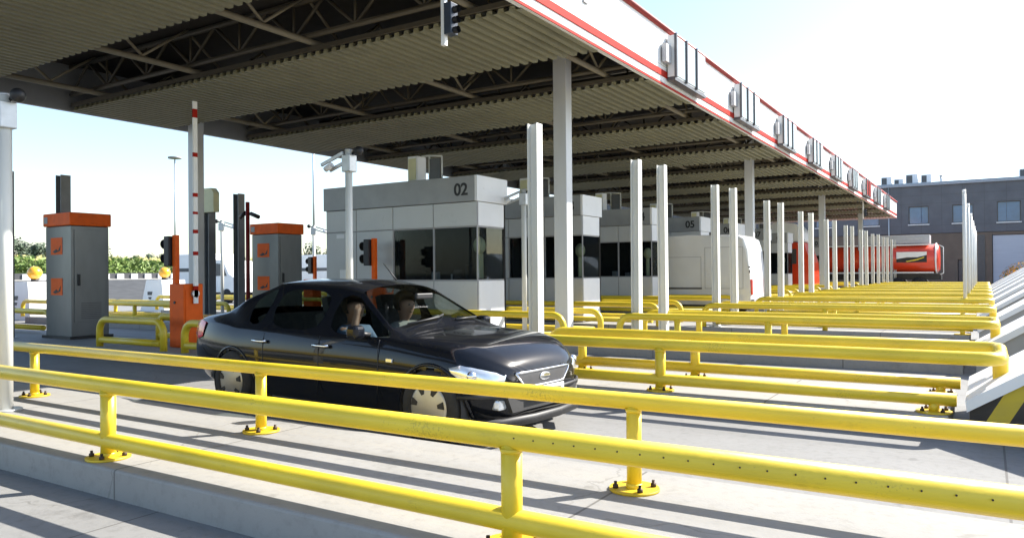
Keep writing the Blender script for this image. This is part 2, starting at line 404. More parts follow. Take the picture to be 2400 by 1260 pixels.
for k in range(1, NI):
    y = NEAR+P_*k; dt = k <= 2
    tn = .58
    for s_, yy, sd in ((0, y, 'near'), (1, y+1.17, 'far')):
        x0 = (-6.9 if s_ == 0 else -5.1) if k == 1 else -5.7
        lab = 'yellow exit guard rail on the %s side of the %s island, bent at its end' % (sd, ORD[k])
        e = guard_rail(lab, yy, x0, .10, [-4.6, -3.05] if dt else [-3.0], GR, x0+.3, -.24, bend0=True, detail=dt, turn=1 if s_ == 0 else -1)
    if k >= 2:                                    # hoop rails in front of and beside the booths
        for s_, yy, sd in ((0, y-.22, 'near'), (1, y+1.4, 'far')):
            guard_rail('yellow hooped guard rail on the %s side of the booth of the %s island' % (sd, ORD[k]), yy, -14.2, -6.75, [-9.3, -11.5], GR, bend0=True, bend1=True, detail=False, lx0=-14.0, lx1=-6.9)
    for s_, yy, sd in ((0, y, 'near'), (1, y+1.17, 'far')):
        guard_rail('yellow approach guard rail on the %s side of the %s island behind the kiosks' % (sd, ORD[k]), yy, -27.5, -18.3, [-21, -24], GR, bend0=True, bend1=True, detail=False, lx0=-27, lx1=-18.6)
for yy, sd in ((7.9, 'near'), (9.1, 'far')):
    guard_rail('short yellow hoop on the %s island edge between ticket cabinet and orange barrier' % sd, yy, -14.15, -12.15, [], 'short yellow hoops by the barrier', bend0=True, bend1=True, detail=False, lx0=-14.1, lx1=-12.2)
    guard_rail('yellow hooped guard rail on the %s side of the island beyond the black car' % sd, yy, -11.55, -7.1, [-9.4], GR, bend0=True, bend1=True, detail=False, lx0=-11.5, lx1=-7.2)

# ------------------------------------------------------------------ white steel H posts
def hpost(w_, h_):
    g = MB(); t = .014
    g.box(-w_/2, -w_/2+t, -w_/2, w_/2, 0, h_); g.box(w_/2-t, w_/2, -w_/2, w_/2, 0, h_); g.box(-w_/2+t, w_/2-t, -.006, .006, 0, h_)
    return g
proto = None
GP = 'white steel posts standing in pairs on the exit islands'
for k in range(1, NI+1):
    for s_, (xx, yy, sd) in enumerate(((-5.42, NEAR+P_*k+.16, 'near'), (-5.27, NEAR+P_*k+1.1, 'far'))):
        if k == 1 and s_ == 0: continue
        lab = 'tall white steel H post on the %s edge of the %s traffic island' % (sd, ORD[k])
        if proto is None:
            proto = thing('steel_post', lab, 'post', (xx, yy, .2), GP); hpost(.155, 3.36).build('beam', 'steel_white', proto)
            g = MB(); g.box(-.14, .14, -.14, .14, 0, .018); g.build('base_plate', 'galv', proto); CH[proto.name] = kids(proto)
        else:
            c = copy_tree(proto, (xx+random.uniform(-.02, .02), yy, .2), label=lab); c.rotation_euler = (R(random.uniform(-.35, .35)), R(random.uniform(-.3, .3)), R(random.uniform(-3, 3)))
GQ = 'dark steel posts on the entry side'  # dark grey colour stands in for the shaded sides of these posts
proto = None
for xx, yy, h_, lab in ((-17.95, 8.0, 3.63, 'dark steel post beside the thick white pole at the left edge'), (-17.67, 9.05, 3.5, 'dark steel post rising behind the nearest orange-topped cabinet'),
                       (-17.81, 12.95, 3.75, 'dark steel post carrying the cream box beside the rear column'), (-17.81, 13.9, 3.59, 'dark steel post next to the red camera pole')):
    if proto is None:
        proto = thing('steel_post', lab, 'post', (xx, yy, .2), GQ); hpost(.22, 3.6).build('beam', 'post_shade_grey', proto)
        g = MB(); g.box(-.16, .16, -.16, .16, 0, .018); g.build('base_plate', 'galv', proto); CH[proto.name] = kids(proto)
    else: copy_tree(proto, (xx, yy, .2), label=lab)
e = thing('sign_box', 'cream box with cut corner mounted on a dark post beside the barrier arm', 'box', (-17.6, 12.72, 3.2))
g = MB(); g.prism([(-.27, 0), (.27, 0), (.27, .52), (.15, .64), (-.27, .64)], 'y', 0, .18); g.build('box_body', 'cream', e)
g = MB(); g.box(-.2, .2, .19, .215, .2, .4); g.build('bracket', 'galv', e)

# ------------------------------------------------------------------ canopy
XF, XR, ZS, ZT, Y0, Y1 = -5.57, -17.8, 5.32, 6.48, -2.0, 62.0
can = thing('toll_canopy', 'long flat canopy with ribbed soffit strips and a red and white edge', 'canopy', (0, 0, 0))
def soffit(y0, y1):
    g = MB(); pitch, d = .20, .065; bm = g.bm; x = XR+.05; prof = []
    while x < XF-.12:
        for dx, z in ((0, 0), (pitch*.42, 0), (pitch*.5, d), (pitch*.92, d)): prof.append((x+dx, ZS+z))
        x += pitch
    lo = [[bm.verts.new((p[0], y, p[1])) for p in prof] for y in (y0, y1)]; hi = [[bm.verts.new((p[0], y, p[1]+.006)) for p in prof] for y in (y0, y1)]
    for a in range(len(prof)-1):
        bm.faces.new((lo[0][a], lo[1][a], lo[1][a+1], lo[0][a+1])); bm.faces.new((hi[0][a], hi[0][a+1], hi[1][a+1], hi[1][a]))
        bm.faces.new((lo[0][a], lo[0][a+1], hi[0][a+1], hi[0][a])); bm.faces.new((lo[1][a+1], lo[1][a], hi[1][a], hi[1][a+1]))
    return g
ystarts = [9.3+P_*i for i in range(-3, 11)]
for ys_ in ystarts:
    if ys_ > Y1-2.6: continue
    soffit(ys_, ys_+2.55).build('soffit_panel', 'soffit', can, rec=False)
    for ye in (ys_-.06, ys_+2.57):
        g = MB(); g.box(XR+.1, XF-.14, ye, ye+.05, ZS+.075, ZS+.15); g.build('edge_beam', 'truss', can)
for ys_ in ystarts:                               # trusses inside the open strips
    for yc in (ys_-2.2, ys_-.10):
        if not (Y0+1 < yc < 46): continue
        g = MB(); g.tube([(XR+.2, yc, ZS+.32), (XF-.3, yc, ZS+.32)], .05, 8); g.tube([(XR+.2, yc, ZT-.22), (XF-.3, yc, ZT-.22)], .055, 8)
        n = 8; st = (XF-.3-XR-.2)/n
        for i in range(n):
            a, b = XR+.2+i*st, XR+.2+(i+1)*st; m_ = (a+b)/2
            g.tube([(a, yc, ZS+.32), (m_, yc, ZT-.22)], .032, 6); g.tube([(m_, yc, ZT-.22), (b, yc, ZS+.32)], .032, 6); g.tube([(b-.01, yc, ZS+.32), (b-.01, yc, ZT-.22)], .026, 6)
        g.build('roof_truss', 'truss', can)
for xb in (-6.6, -9.94, -13.3, -16.6):
    g = MB(); g.tube([(xb, Y0+.2, ZS+.24), (xb, Y1-.2, ZS+.24)], .055, 10)
    for i in range(0, 33):
        y = Y0+1+i*1.85; g.tube([(xb, y, ZS+.3), (xb, y+.92, ZT-.15)], .028, 6); g.tube([(xb, y+.92, ZT-.15), (xb, y+1.85, ZS+.3)], .028, 6)
    g.build('purlin', 'purlin', can)
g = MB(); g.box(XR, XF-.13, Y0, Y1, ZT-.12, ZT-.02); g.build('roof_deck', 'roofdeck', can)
# front edge: white board with a red drip edge, a red band, a red top pipe and a panel seam
g = MB(); g.box(XF-.12, XF, Y0, Y1, ZS+.02, ZT); fa = g.build('fascia_board', 'white', can)
for z0, z1, px, mm in ((ZS, ZS+.045, .012, 'red'), (ZS+.18, ZS+.305, .022, 'red'), (ZS+.40, ZS+.406, .004, 'panel_dark')):
    g = MB(); g.box(XF-.003, XF+px, Y0, Y1, z0, z1); g.build('fascia_stripe', mm, fa)
g = MB(); g.tube([(XF+.02, Y0, ZT+.03), (XF+.02, Y1, ZT+.03)], .06, 8); g.build('top_edge', 'darkred', fa)
for yy in (10.0, 10.6, 11.1):
    g = MB(); g.box(XF+.002, XF+.03, yy, yy+.16, ZS+.62, ZS+.66); g.build('handle', 'plasticgrey', fa)
g = MB(); g.box(XR-.10, XR, Y0, Y1, ZS-.01, ZT-.1); g.build('rear_board', 'panel_dark', can)
g = MB(); g.box(XR, XF+.01, Y1, Y1+.1, ZS, ZT+.03); g.build('end_board', 'white', can)
for i in range(4):
    for xx, yy in ((-7.4, 13.78+P_*3*i), (-17.25, 12.15+P_*3*i)):
        g = MB(); g.box(xx-.15, xx+.15, yy-.13, yy+.13, .2, ZT-.12, bev=.012); c = g.build('column', 'column_grey', can)
        g = MB(); g.box(xx-.22, xx+.22, yy-.2, yy+.2, .2, .225); g.build('foot_plate', 'galv', c)
# lights under the soffit
for yy in (5.6,):
    g = MB(); g.box(-13.6, -13.1, yy-.1, yy+.1, ZS-.06, ZS-.004, bev=.01); g.build('ceiling_lamp', 'plasticgrey', can)

# lane display boxes on the front edge
proto = None
words = {2: 'nearest'}
for i, k in enumerate(range(2, 11)):
    yy = 2.88+P_*k+2.33
    lab = 'pale display box with dark joints on the canopy edge, %s counted from the camera' % ORD[i]
    if proto is None:
        proto = thing('display_box', lab, 'display sign', (XF+.03, yy, ZS+.20), 'lane display boxes along the canopy edge')
        g = MB(); g.box(0, .16, 0, 2.0, 0, .86, bev=.01); g.build('housing', 'white', proto)
        for q in range(3):
            g = MB(); g.box(.163, .178, .045+q*.66, .045+q*.66+.575, .03, .83, bev=.004); g.build('display_panel', 'signpanel', proto)
        for q in (0, .64, 1.30):
            g = MB(); g.box(.163, .215, q-.026 if q else -.035, q+.026 if q else .026, -.02, .88); g.build('divider', 'frame_dark', proto)
        g = MB(); g.box(.0, .17, -.01, 2.0, -.075, -.012); g.build('bottom_rail', 'frame_dark', proto)
        g = MB(); g.box(.01, .10, -.32, -.04, .25, .62); g.build('vent_box', 'greybox', proto)
        CH[proto.name] = kids(proto)
    else:
        c = copy_tree(proto, (XF+.03, yy, ZS+.20), label=lab)
        if k in (8,):
            c['label'] = 'lane display box showing red panels on the canopy edge near its far end'
            for q in kids(c):
                if q.name.startswith('display_panel'):
                    q.data = q.data.copy(); q.data.materials[0] = M['red']
# hanging lane signals
def lane_signal(loc, lab):
    e = thing('lane_signal', lab, 'lane signal', loc, 'hanging lane signals under the canopy')
    g = MB(); g.box(-.03, .03, -.03, .03, 0, .98); g.build('hanger', 'white', e)
    g = MB(); g.box(.045, .16, -.07, .08, .12, .52, bev=.008); b = g.build('signal_box', 'darkblue', e)
    for z in (.17, .30, .43):
        g = MB(); g.tube([(.16, 0, z), (.23, 0, z)], .045, 12, cap=False); g.build('visor', 'black', b)
        g = MB(); g.tube([(.161, 0, z), (.172, 0, z)], .038, 12); g.build('signal_lens', 'darkblue', b)
lane_signal((-5.85, 7.72, 4.42), 'white hanger with dark signal box under the canopy above the black car')
lane_signal((-5.85, 46.5, 4.42), 'small white signal hanger near the far end of the canopy')

# ------------------------------------------------------------------ toll booths
def booth(loc, num, lab, first):
    e = thing('toll_booth', lab, 'toll booth', loc, 'toll booths in a row under the canopy')
    k_back = False; L, W, Hh = 4.4, 1.1, 3.36; z1, z2, z3 = 1.16, 2.30, 2.82     # sill, window head, fascia bottom (above island)
    xs = [-4.4, -3.42, -2.3, -1.15, 0]
    g = MB(); g.box(-L, 0, 0, W, .02, .10); g.build('floor', 'panel_grey', e)
    g = MB(); g.box(-L, 0, 0, W, z3, z3+.08); g.build('ceiling', 'panel_grey', e)
    t = .05
    def panel(x0, x1, y0_, y1_, za, zb, m_='panel_grey'):
        g = MB(); g.box(x0, x1, y0_, y1_, za, zb, bev=.004); g.build('wall_panel', m_, e)
    for a, b in zip(xs, xs[1:]):
        rows = [(.11, z1-.012), (z2+.012, z3-.01)]+([(z1+.012, z2-.012)] if b <= -2.2 else [])
        for za, zb in rows:
            panel(a+.012, b-.012, 0, t, za, zb)
            if k_back: panel(a+.012, b-.012, W-t, W, za, zb)
    if not k_back:
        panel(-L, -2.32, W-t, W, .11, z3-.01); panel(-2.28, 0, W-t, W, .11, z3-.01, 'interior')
    panel(-L, -L+t, t, W-t, .11, z3-.01)
    panel(-t, 0, t+.01, W-t-.01, .11, z1-.012, 'panel_light'); panel(-t, 0, t+.01, W-t-.01, z2+.012, z3-.01, 'panel_light')  # end panels coloured paler, standing in for the brighter light on +X faces
    g = MB()                                       # dark joints behind the panel edges
    for x in xs:
        for yy in (.012, W-.042): g.box(x-.022 if x > -L else x, x+.022 if x < 0 else x, yy, yy+.03, .105, z3-.004)
    for zz in (z1, z2):
        for yy in (.014, W-.040): g.box(-L+.03, -.03, yy, yy+.026, zz-.02, zz+.02)
        g.box(-.04, -.014, .05, W-.05, zz-.02, zz+.02)
    g.build('panel_frame', 'plasticgrey', e)
    for (a, b) in ((-2.3, -1.15), (-1.15, 0)):
        for yy in (.02, W-.03):
            g = MB(); g.box(a+.03, b-.03, yy, yy+.008, z1+.022, z2-.022); g.build('window_pane', 'glass_booth', e)
    g = MB(); g.box(-.03, -.022, .06, W-.06, z1+.022, z2-.022); g.build('window_pane', 'glass_booth', e)
    g = MB(); g.box(-L-.05, -.03, -.035, W+.035, z3, Hh, bev=.008); ft = g.build('roof_fascia', 'panel_dark', e)
    g = MB(); g.box(-.028, .035, -.034, W+.034, z3+.002, Hh-.002); g.build('roof_fascia', 'panel_light', e)  # fascia end in the paler colour too, painting in the +X brightness
    text_mesh(num, .36, 'booth_number', 'black', e, (-.56, -.038, z3+.14), (R(90), 0, 0))
    # inside: desk, chair, monitor
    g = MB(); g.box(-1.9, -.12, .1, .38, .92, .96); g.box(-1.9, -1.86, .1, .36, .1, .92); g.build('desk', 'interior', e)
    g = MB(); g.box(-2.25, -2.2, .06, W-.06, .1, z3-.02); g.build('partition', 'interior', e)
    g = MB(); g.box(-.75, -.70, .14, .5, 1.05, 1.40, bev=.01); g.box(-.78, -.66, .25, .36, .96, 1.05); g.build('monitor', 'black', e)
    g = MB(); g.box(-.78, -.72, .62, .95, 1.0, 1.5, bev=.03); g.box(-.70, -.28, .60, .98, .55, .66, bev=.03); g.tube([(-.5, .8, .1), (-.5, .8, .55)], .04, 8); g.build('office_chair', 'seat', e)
    g = MB(); g.ball((-.42, .70, 1.92), .13, .16, .19); g.box(-.44, -.40, .60, .82, 1.2, 1.74); g.build('yellow_reflection_form', 'cream', e)  # made-up cream form standing in for a yellow reflection in the end window
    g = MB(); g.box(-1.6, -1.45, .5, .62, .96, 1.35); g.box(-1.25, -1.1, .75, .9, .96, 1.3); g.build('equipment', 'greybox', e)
    if first:
        g = MB(); g.box(-3.95, -3.75, -.006, -.001, 1.2, 1.42); g.build('notice', 'white', e)
        g = MB(); g.box(-4.05, -3.8, -.006, -.001, 2.16, 2.25); g.build('notice', 'panel_light', e)
    return e
def aircon(loc, lab):
    e = thing('air_conditioner', lab, 'air conditioner', loc, 'air conditioners on the booth roofs')
    g = MB(); g.box(-.55, -.27, -.16, .16, 0.0, .60, bev=.015); g.build('casing', 'panel_light', e)
    g = MB(); g.box(-.52, -.31, -.178, -.162, .06, .54); g.build('grille', 'cream', e)
    g = MB()
    for a, b in (((-.05, 0, 0), (-.05, 0, .60)), ((.30, 0, 0), (.30, 0, .56)), ((-.05, 0, .60), (.30, 0, .56)), ((-.27, 0, .60), (-.05, 0, .60))): g.tube([a, b], .022, 6)
    g.build('bracket_frame', 'steel_white', e)
    g = MB(); g.box(-.02, .27, -.03, .05, .05, .52); g.build('fan_box', 'frame_dark', e)
for k in range(2, NI):
    y = NEAR+P_*k
    booth((-9.0, y+.2, .2), '%02d' % k, 'grey toll booth numbered %02d with dark windows on the %s island' % (k, ORD[k]), k == 2)
    aircon((-10.55, y+.65, .2+3.365), 'air conditioner with bracket on the roof of booth %02d' % k)

# ------------------------------------------------------------------ ticket cabinets
def cabinet(loc, lab, rz=0):
    e = thing('ticket_cabinet', lab, 'ticket cabinet', loc, 'orange topped grey cabinets', rz)
    g = MB(); g.box(-1.02, 0, 0, .80, 0, 2.38, bev=.012); b = g.build('cabinet_body', 'kiosk_grey', e)
    g = MB(); g.box(-1.06, .04, -.04, .84, 2.385, 2.66, bev=.02); g.build('cabinet_cap', 'orange', e)
    g = MB(); g.box(-1.0, -.86, -.046, -.041, 2.45, 2.59); g.build('cap_mark', 'panel_dark', e)
    g = MB(); g.box(.002, .018, .06, .74, .35, 2.30, bev=.004); d = g.build('cabinet_door', 'kiosk_grey', e)
    g = MB(); g.box(.02, .05, .12, .17, 1.12, 1.36, bev=.01); g.build('door_handle', 'black', d)
    g = MB()
    for i in range(9): g.box(.019, .024, .2, .62, .42+i*.04, .436+i*.04)
    g.build('vent', 'frame_dark', d)
    for z in (1.78, .92):
        g = MB(); g.box(-.80, -.34, -.006, -.001, z, z+.36); s_ = g.build('sticker', 'orange', e)
        g = MB(); g.prism([(-.72, z+.06), (-.58, z+.12), (-.50, z+.08), (-.40, z+.20), (-.42, z+.08), (-.62, z+.03)], 'y', -.010, -.007); g.build('sticker_mark', 'black', s_)
    g = MB(); g.box(-1.08, .06, -.06, .86, 0, .06); g.build('plinth', 'black', e)
    return e
cabinet((-16.2, 8.45, .2), 'grey ticket cabinet with orange cap nearest the left edge')
cabinet((-15.5, 13.3, .2), 'grey ticket cabinet with orange cap behind the black car')

# ------------------------------------------------------------------ barrier gates and traffic lights
def barrier(loc, lab, arm=True):
    e = thing('barrier_gate', lab, 'barrier gate', loc, 'orange lane barriers')
    g = MB(); g.box(-.22, .22, -.20, .20, 0, 1.16, bev=.02); h = g.build('housing', 'orange', e)
    g = MB(); g.tube([(-.05, -.202, .82), (-.05, -.215, .82)], .028, 10); g.build('lock', 'black', h)
    g = MB(); g.box(.222, .234, -.17, .17, .1, 1.05); g.build('access_door', 'orange', h)
    g = MB(); g.tube([(.235, 0, .98), (.30, 0, .98)], .07, 14); g.build('pivot', 'galv', e)
    if arm:
        g = MB(); zz_ = [.80, 1.03, 1.12, 1.68, 1.75, 2.08, 2.15, 2.43, 2.48, 2.75, 2.82, 3.48, 3.56, 4.20, 4.36, 4.50]
        for i, (za, zb) in enumerate(zip(zz_, zz_[1:])): g.box(.265, .30, -.042, .042, za, zb, mi=i % 2)
        g.build('boom_arm', ['white', 'red'], e)
    return e
barrier((-12.55, 8.62, .2), 'orange barrier gate with its striped boom raised behind the black car')
barrier((-11.2, 12.4, .2), 'orange barrier gate half hidden behind the car roof in front of booth 02', False)
barrier((-19.4, 18.1, .2), 'dark red barrier gate seen between the second cabinet and booth 02', False)
def tlight(loc, lab, h_=2.1):
    e = thing('traffic_light', lab, 'traffic light', loc, 'lane traffic lights on orange poles')
    g = MB(); g.box(-.045, .045, -.045, .045, 0, h_); g.build('pole', 'orange', e)
    g = MB(); g.box(-.22, -.06, -.12, .12, h_-.60, h_-.02, bev=.015); b = g.build('signal_head', 'black', e)
    for z in (h_-.16, h_-.44):
        g = MB(); g.tube([(-.22, 0, z), (-.36, 0, z-.01)], .10, 14, cap=False); bmesh.ops.solidify(g.bm, geom=g.bm.faces[:], thickness=.006); g.build('visor', 'black', b)
        g = MB(); g.tube([(-.221, 0, z), (-.235, 0, z)], .085, 14); g.build('lens', 'darkblue', b)
tlight((-13.35, 8.95, .2), 'traffic light on an orange pole beside the raised boom')
tlight((-11.45, 12.5, .2), 'traffic light on an orange pole in front of booth 02')
tlight((-19.7, 18.5, .2), 'traffic light left of booth 02 against the green field', 1.95)

# ------------------------------------------------------------------ camera poles
def campole(loc, lab, h_, rz=0, r_=.055, arm=True, small=False):
    e = thing('camera_pole', lab, 'camera pole', loc, 'lane camera poles', rz)
    g = MB(); g.tube([(0, 0, 0), (0, 0, h_)], r_, 14); g.build('pole', 'steel_white', e)
    g = MB(); g.lathe([(r_*2.2, 0.0), (r_*2.2, .018)], (0, 0, 0), n=14); g.build('foot_flange', 'galv', e)
    if small:
        g = MB(); g.box(-.04, .04, -.04, .04, h_-.12, h_, bev=.01); g.build('bracket', 'galv', e)
        g = MB(); g.tube([(0, 0, h_-.03), (.0, -.14, h_-.02)], .018, 8); g.build('arm', 'galv', e)
        g = MB(); g.tube([(0, -.12, h_-.05), (.0, -.26, h_-.07)], .035, 10); g.build('camera_head', 'panel_light', e)
    elif arm:
        g = MB(); g.box(-.075, .095, -.08, .08, h_-.32, h_-.06, bev=.01); g.tube([(0, 0, h_), (0, 0, h_+.03)], .06, 12); g.build('bracket', 'galv', e)
        g = MB(); g.obox((-.30, -.05, h_-.10), (.95, 0, .3), (0, 1, 0), (-.3, 0, .95), .50, .035, .05); g.obox((-.26, .06, h_-.19), (.95, 0, .3), (0, 1, 0), (-.3, 0, .95), .42, .035, .05); g.build('arm', 'galv', e)
        g = MB(); g.ball((.17, .05, h_+.0), .07, .07, .07); g.tube([(0, .02, h_-.05), (.15, .05, h_)], .02, 8); g.build('dome_camera', 'black', e)
        g = MB(); g.tube([(-.50, 0, h_-.24), (-.36, 0, h_-.18)], .045, 10); g.build('camera_head', 'panel_light', e)
    return e
campole((-8.16, 3.62, .2), 'thick white camera pole cut by the left edge of the picture', 3.08, r_=.068)
campole((-8.3, 8.5, .2), 'white camera pole with forked arm standing behind the car roof', 3.2)
campole((-8.5, 14.02, .2), 'camera pole half hidden by a white post beside booth 02', 3.1)
campole((-21.95, 16.44, .2), 'small camera pole with arm between the dark posts at the back', 3.15, rz=math.pi+.5)
campole((-21.59, 20.23, .2), 'small camera pole with arm just left of booth 02', 3.15, rz=math.pi+.5)
for i in range(6):
    yy = 22.5+P_*i
    campole((-.47, yy, .2), 'slim white camera mast at the exit end of the %s island' % ORD[4+i], 3.35, r_=.045, small=True)
e = thing('camera_pole', 'dark red camera pole with two black cameras beside the second cabinet', 'camera pole', (-17.0, 13.55, .2))
g = MB(); g.tube([(0, 0, 0), (0, 0, 3.30)], .055, 12); g.build('pole', 'darkred', e)
for dx, dz, yw in ((-.22, 3.02, 2.6), (.25, 2.98, .3)):
    d = Vector((math.cos(yw), math.sin(yw)*.3, -.25)).normalized()
    g = MB(); g.tube([Vector((0, 0, dz)), Vector((0, 0, dz))+d*.18], .02, 8); g.tube([Vector((0, 0, dz+.03))+d*.12, Vector((0, 0, dz))+d*.42], .055, 10); g.build('camera_head', 'black', e)

# ------------------------------------------------------------------ cars
def make_car(loc, rz, lab, paint, full=True):
    e = thing('parked_car' if not full else 'car', lab, 'car', loc, None, rz)
    # station: x, [(y,z) x 11] half profile, floor centre .. roof centre
    def st(x, fz, ws, wm, w3, z3, w4, z4, w5, z5, w6, z6, w7, z7, w8, z8, w9, z9, z10):
        return x, [(0, fz), (ws, fz), (wm, fz+.12), (w3, z3), (w4, z4), (w5, z5), (w6, z6), (w7, z7), (w8, z8), (w9, z9), (0, z10)]
    T = [st(.02, .42, .55, .62, .66, .60, .64, .74, .60, .84, .58, .88, .54, .91, .50, .92, .3, .935, .945),
         st(.10, .34, .66, .74, .79, .60, .77, .78, .72, .92, .70, .955, .66, .975, .60, .985, .35, 1.0, 1.01),
         st(.42, .27, .74, .82, .865, .58, .85, .80, .80, .93, .775, .965, .73, 1.0, .68, 1.015, .38, 1.04, 1.055),
         st(.66, .24, .77, .85, .89, .57, .875, .80, .825, .925, .80, .965, .74, 1.03, .70, 1.055, .40, 1.075, 1.09),
         st(.98, .22, .78, .86, .90, .56, .885, .80, .835, .92, .81, .96, .725, 1.135, .685, 1.175, .38, 1.20, 1.215),
         st(1.10, .22, .78, .86, .90, .56, .885, .80, .838, .918, .815, .955, .70, 1.185, .66, 1.225, .37, 1.25, 1.265),
         st(1.42, .21, .79, .87, .905, .55, .89, .80, .845, .912, .825, .945, .655, 1.285, .62, 1.33, .36, 1.362, 1.378),
         st(1.50, .21, .79, .87, .905, .55, .89, .80, .846, .91, .826, .943, .65, 1.298, .615, 1.345, .36, 1.378, 1.394),
         st(1.95, .21, .79, .87, .905, .55, .89, .795, .85, .90, .83, .933, .635, 1.33, .60, 1.38, .36, 1.428, 1.445),
         st(2.38, .21, .79, .87, .905, .55, .89, .79, .85, .893, .83, .925, .632, 1.332, .60, 1.382, .36, 1.438, 1.455),
         st(2.47, .21, .79, .87, .905, .55, .89, .79, .85, .892, .83, .923, .632, 1.33, .60, 1.38, .36, 1.436, 1.453),
         st(2.88, .21, .79, .87, .905, .55, .89, .785, .85, .884, .83, .915, .655, 1.28, .625, 1.325, .38, 1.385, 1.40),
         st(3.20, .21, .79, .87, .905, .55, .888, .785, .848, .88, .828, .912, .715, 1.09, .685, 1.135, .40, 1.20, 1.215),
         st(3.46, .21, .79, .87, .905, .55, .885, .785, .845, .878, .825, .91, .765, .945, .735, .985, .42, 1.045, 1.06),
         st(3.62, .21, .79, .87, .905, .55, .885, .783, .84, .872, .815, .90, .77, .918, .74, .93, .44, .965, .985),
         st(3.95, .22, .78, .87, .905, .55, .885, .77, .83, .85, .80, .875, .75, .895, .70, .91, .42, .94, .955),
         st(4.35, .23, .74, .84, .885, .55, .86, .735, .79, .80, .76, .825, .70, .845, .64, .86, .40, .885, .895),
         st(4.60, .24, .68, .77, .825, .54, .79, .68, .71, .735, .68, .755, .61, .775, .55, .79, .34, .81, .82),
         st(4.78, .25, .58, .66, .71, .52, .68, .62, .60, .665, .57, .685, .50, .70, .44, .71, .26, .725, .73),
         st(4.87, .27, .45, .52, .56, .48, .54, .55, .47, .585, .44, .60, .38, .61, .33, .615, .2, .62, .625)]
    bm = bmesh.new(); rows = []
    for x, pr in T:
        row = [bm.verts.new((x, -p[0], p[1])) for p in pr]
        row += [bm.verts.new((x, p[0], p[1])) for p in pr[-2:0:-1]]
        rows.append(row)
    for row in rows:
        for v in row:
            if v.co.x < .9 and v.co.z > .7: v.co.z += .035*min(1, (v.co.z-.7)/.2)*min(1, (1.05-v.co.x)/.4)
            if .9 < v.co.x < 2.0 and v.co.z > .98: v.co.z += .075*min(1, (v.co.z-.98)/.2)*min(1, (2.1-v.co.x)/.6)
            if v.co.z > .85 and 2.6 < v.co.x < 3.7: v.co.x -= .12*min(1, (v.co.z-.85)/.14)
            if v.co.x > 4.0 and v.co.z > .6: v.co.z += .02
    n = len(rows[0]); cr = bm.edges.layers.float.new('crease_edge')
    # material slots: 0 paint, 1 side glass, 2 screen glass
    for i in range(len(rows)-1):
        for j in range(n):
            j2 = (j+1) % n
            q = bm.faces.new((rows[i][j], rows[i][j2], rows[i+1][j2], rows[i+1][j])); q.smooth = True
            jj = j if j < 10 else 19-j
            xm0, xm1 = T[i][0], T[i+1][0]
            if jj == 6 and ((xm0 >= 1.09 and xm1 <= 1.43) or (xm0 >= 1.49 and xm1 <= 2.39) or (xm0 >= 2.46 and xm1 <= 3.21)): q.material_index = 1
            if jj == 6 and 3.19 < xm0 < 3.3: q.material_index = 1
            if jj in (8, 9) and 2.87 < xm0 and xm1 < 3.47: q.material_index = 2
            if jj in (8, 9) and .65 < xm0 and xm1 < 1.43: q.material_index = 2
    bm.faces.new(rows[0][::-1]).smooth = True; bm.faces.new(rows[-1]).smooth = True
    bm.edges.ensure_lookup_table()
    for ed in bm.edges:
        a, b = ed.verts
        if len({q.material_index for q in ed.link_faces}) > 1: ed[cr] = .95
    for i in range(len(rows)-1):
        for j, c in ((5, .55), (1, .5), (8, .35)):
            for jj in (j, 20-j):
                ed = bm.edges.get((rows[i][jj], rows[i+1][jj]))
                if ed: ed[cr] = max(ed[cr], c)
    for i in (14, 3, 11, 6):
        for j in range(7, 14):
            ed = bm.edges.get((rows[i][j], rows[i][j+1]))
            if ed: ed[cr] = max(ed[cr], .6)
    for v in bm.verts:
        c = v.co; k_ = .955
        if c.z > .95 and 1.0 < c.x < 3.6: k_ *= 1-.12*min(1, (c.z-.95)/.4)
        if c.x > 4.3: k_ *= 1-.10*(c.x-4.3)/.57
        c.y *= k_
    bmesh.ops.recalc_face_normals(bm, faces=bm.faces)
    me = bpy.data.meshes.new('body'); bm.to_mesh(me); bm.free()
    for q in (paint, 'glass_car', 'glass_screen'): me.materials.append(M[q])
    o = bpy.data.objects.new('body', me); COL.objects.link(o)
    sm = o.modifiers.new('s', 'SUBSURF'); sm.levels = 3; sm.render_levels = 3
    ev = bpy.data.meshes.new_from_object(o.evaluated_get(bpy.context.evaluated_depsgraph_get()))
    bpy.data.objects.remove(o)
    b2 = bmesh.new(); b2.from_mesh(ev); 
    AX = (.95, 3.95); BVF = BVHTree.FromPolygons([v.co for v in ev.vertices], [list(q.vertices) for q in ev.polygons])
    # wheel arches: drop the side faces round each wheel and close them with a dark liner
    dead = [q for q in b2.faces if any((q.calc_center_median().x-ax)**2+(q.calc_center_median().z-.31)**2 < .365**2 for ax in AX) and abs(q.calc_center_median().y) > .5 and q.calc_center_median().z < .70]
    bmesh.ops.delete(b2, geom=dead, context='FACES')
    def part(idx, test, name, m, parent=e):
        b3 = b2.copy(); kill = [q for q in b3.faces if not (q.material_index == idx and test(q.calc_center_median()))]
        bmesh.ops.delete(b3, geom=kill, context='FACES')
        for q in b3.faces: q.material_index = 0; q.smooth = True
        mm = bpy.data.meshes.new(name); b3.to_mesh(mm); b3.free(); mm.materials.append(M[m])
        ob = bpy.data.objects.new(name, mm); COL.objects.link(ob); ob.parent = parent; return ob
    body = part(0, lambda c: True, 'body', paint)
    part(2, lambda c: c.x > 2, 'windscreen', 'glass_screen'); part(2, lambda c: c.x < 2, 'rear_window', 'glass_car')
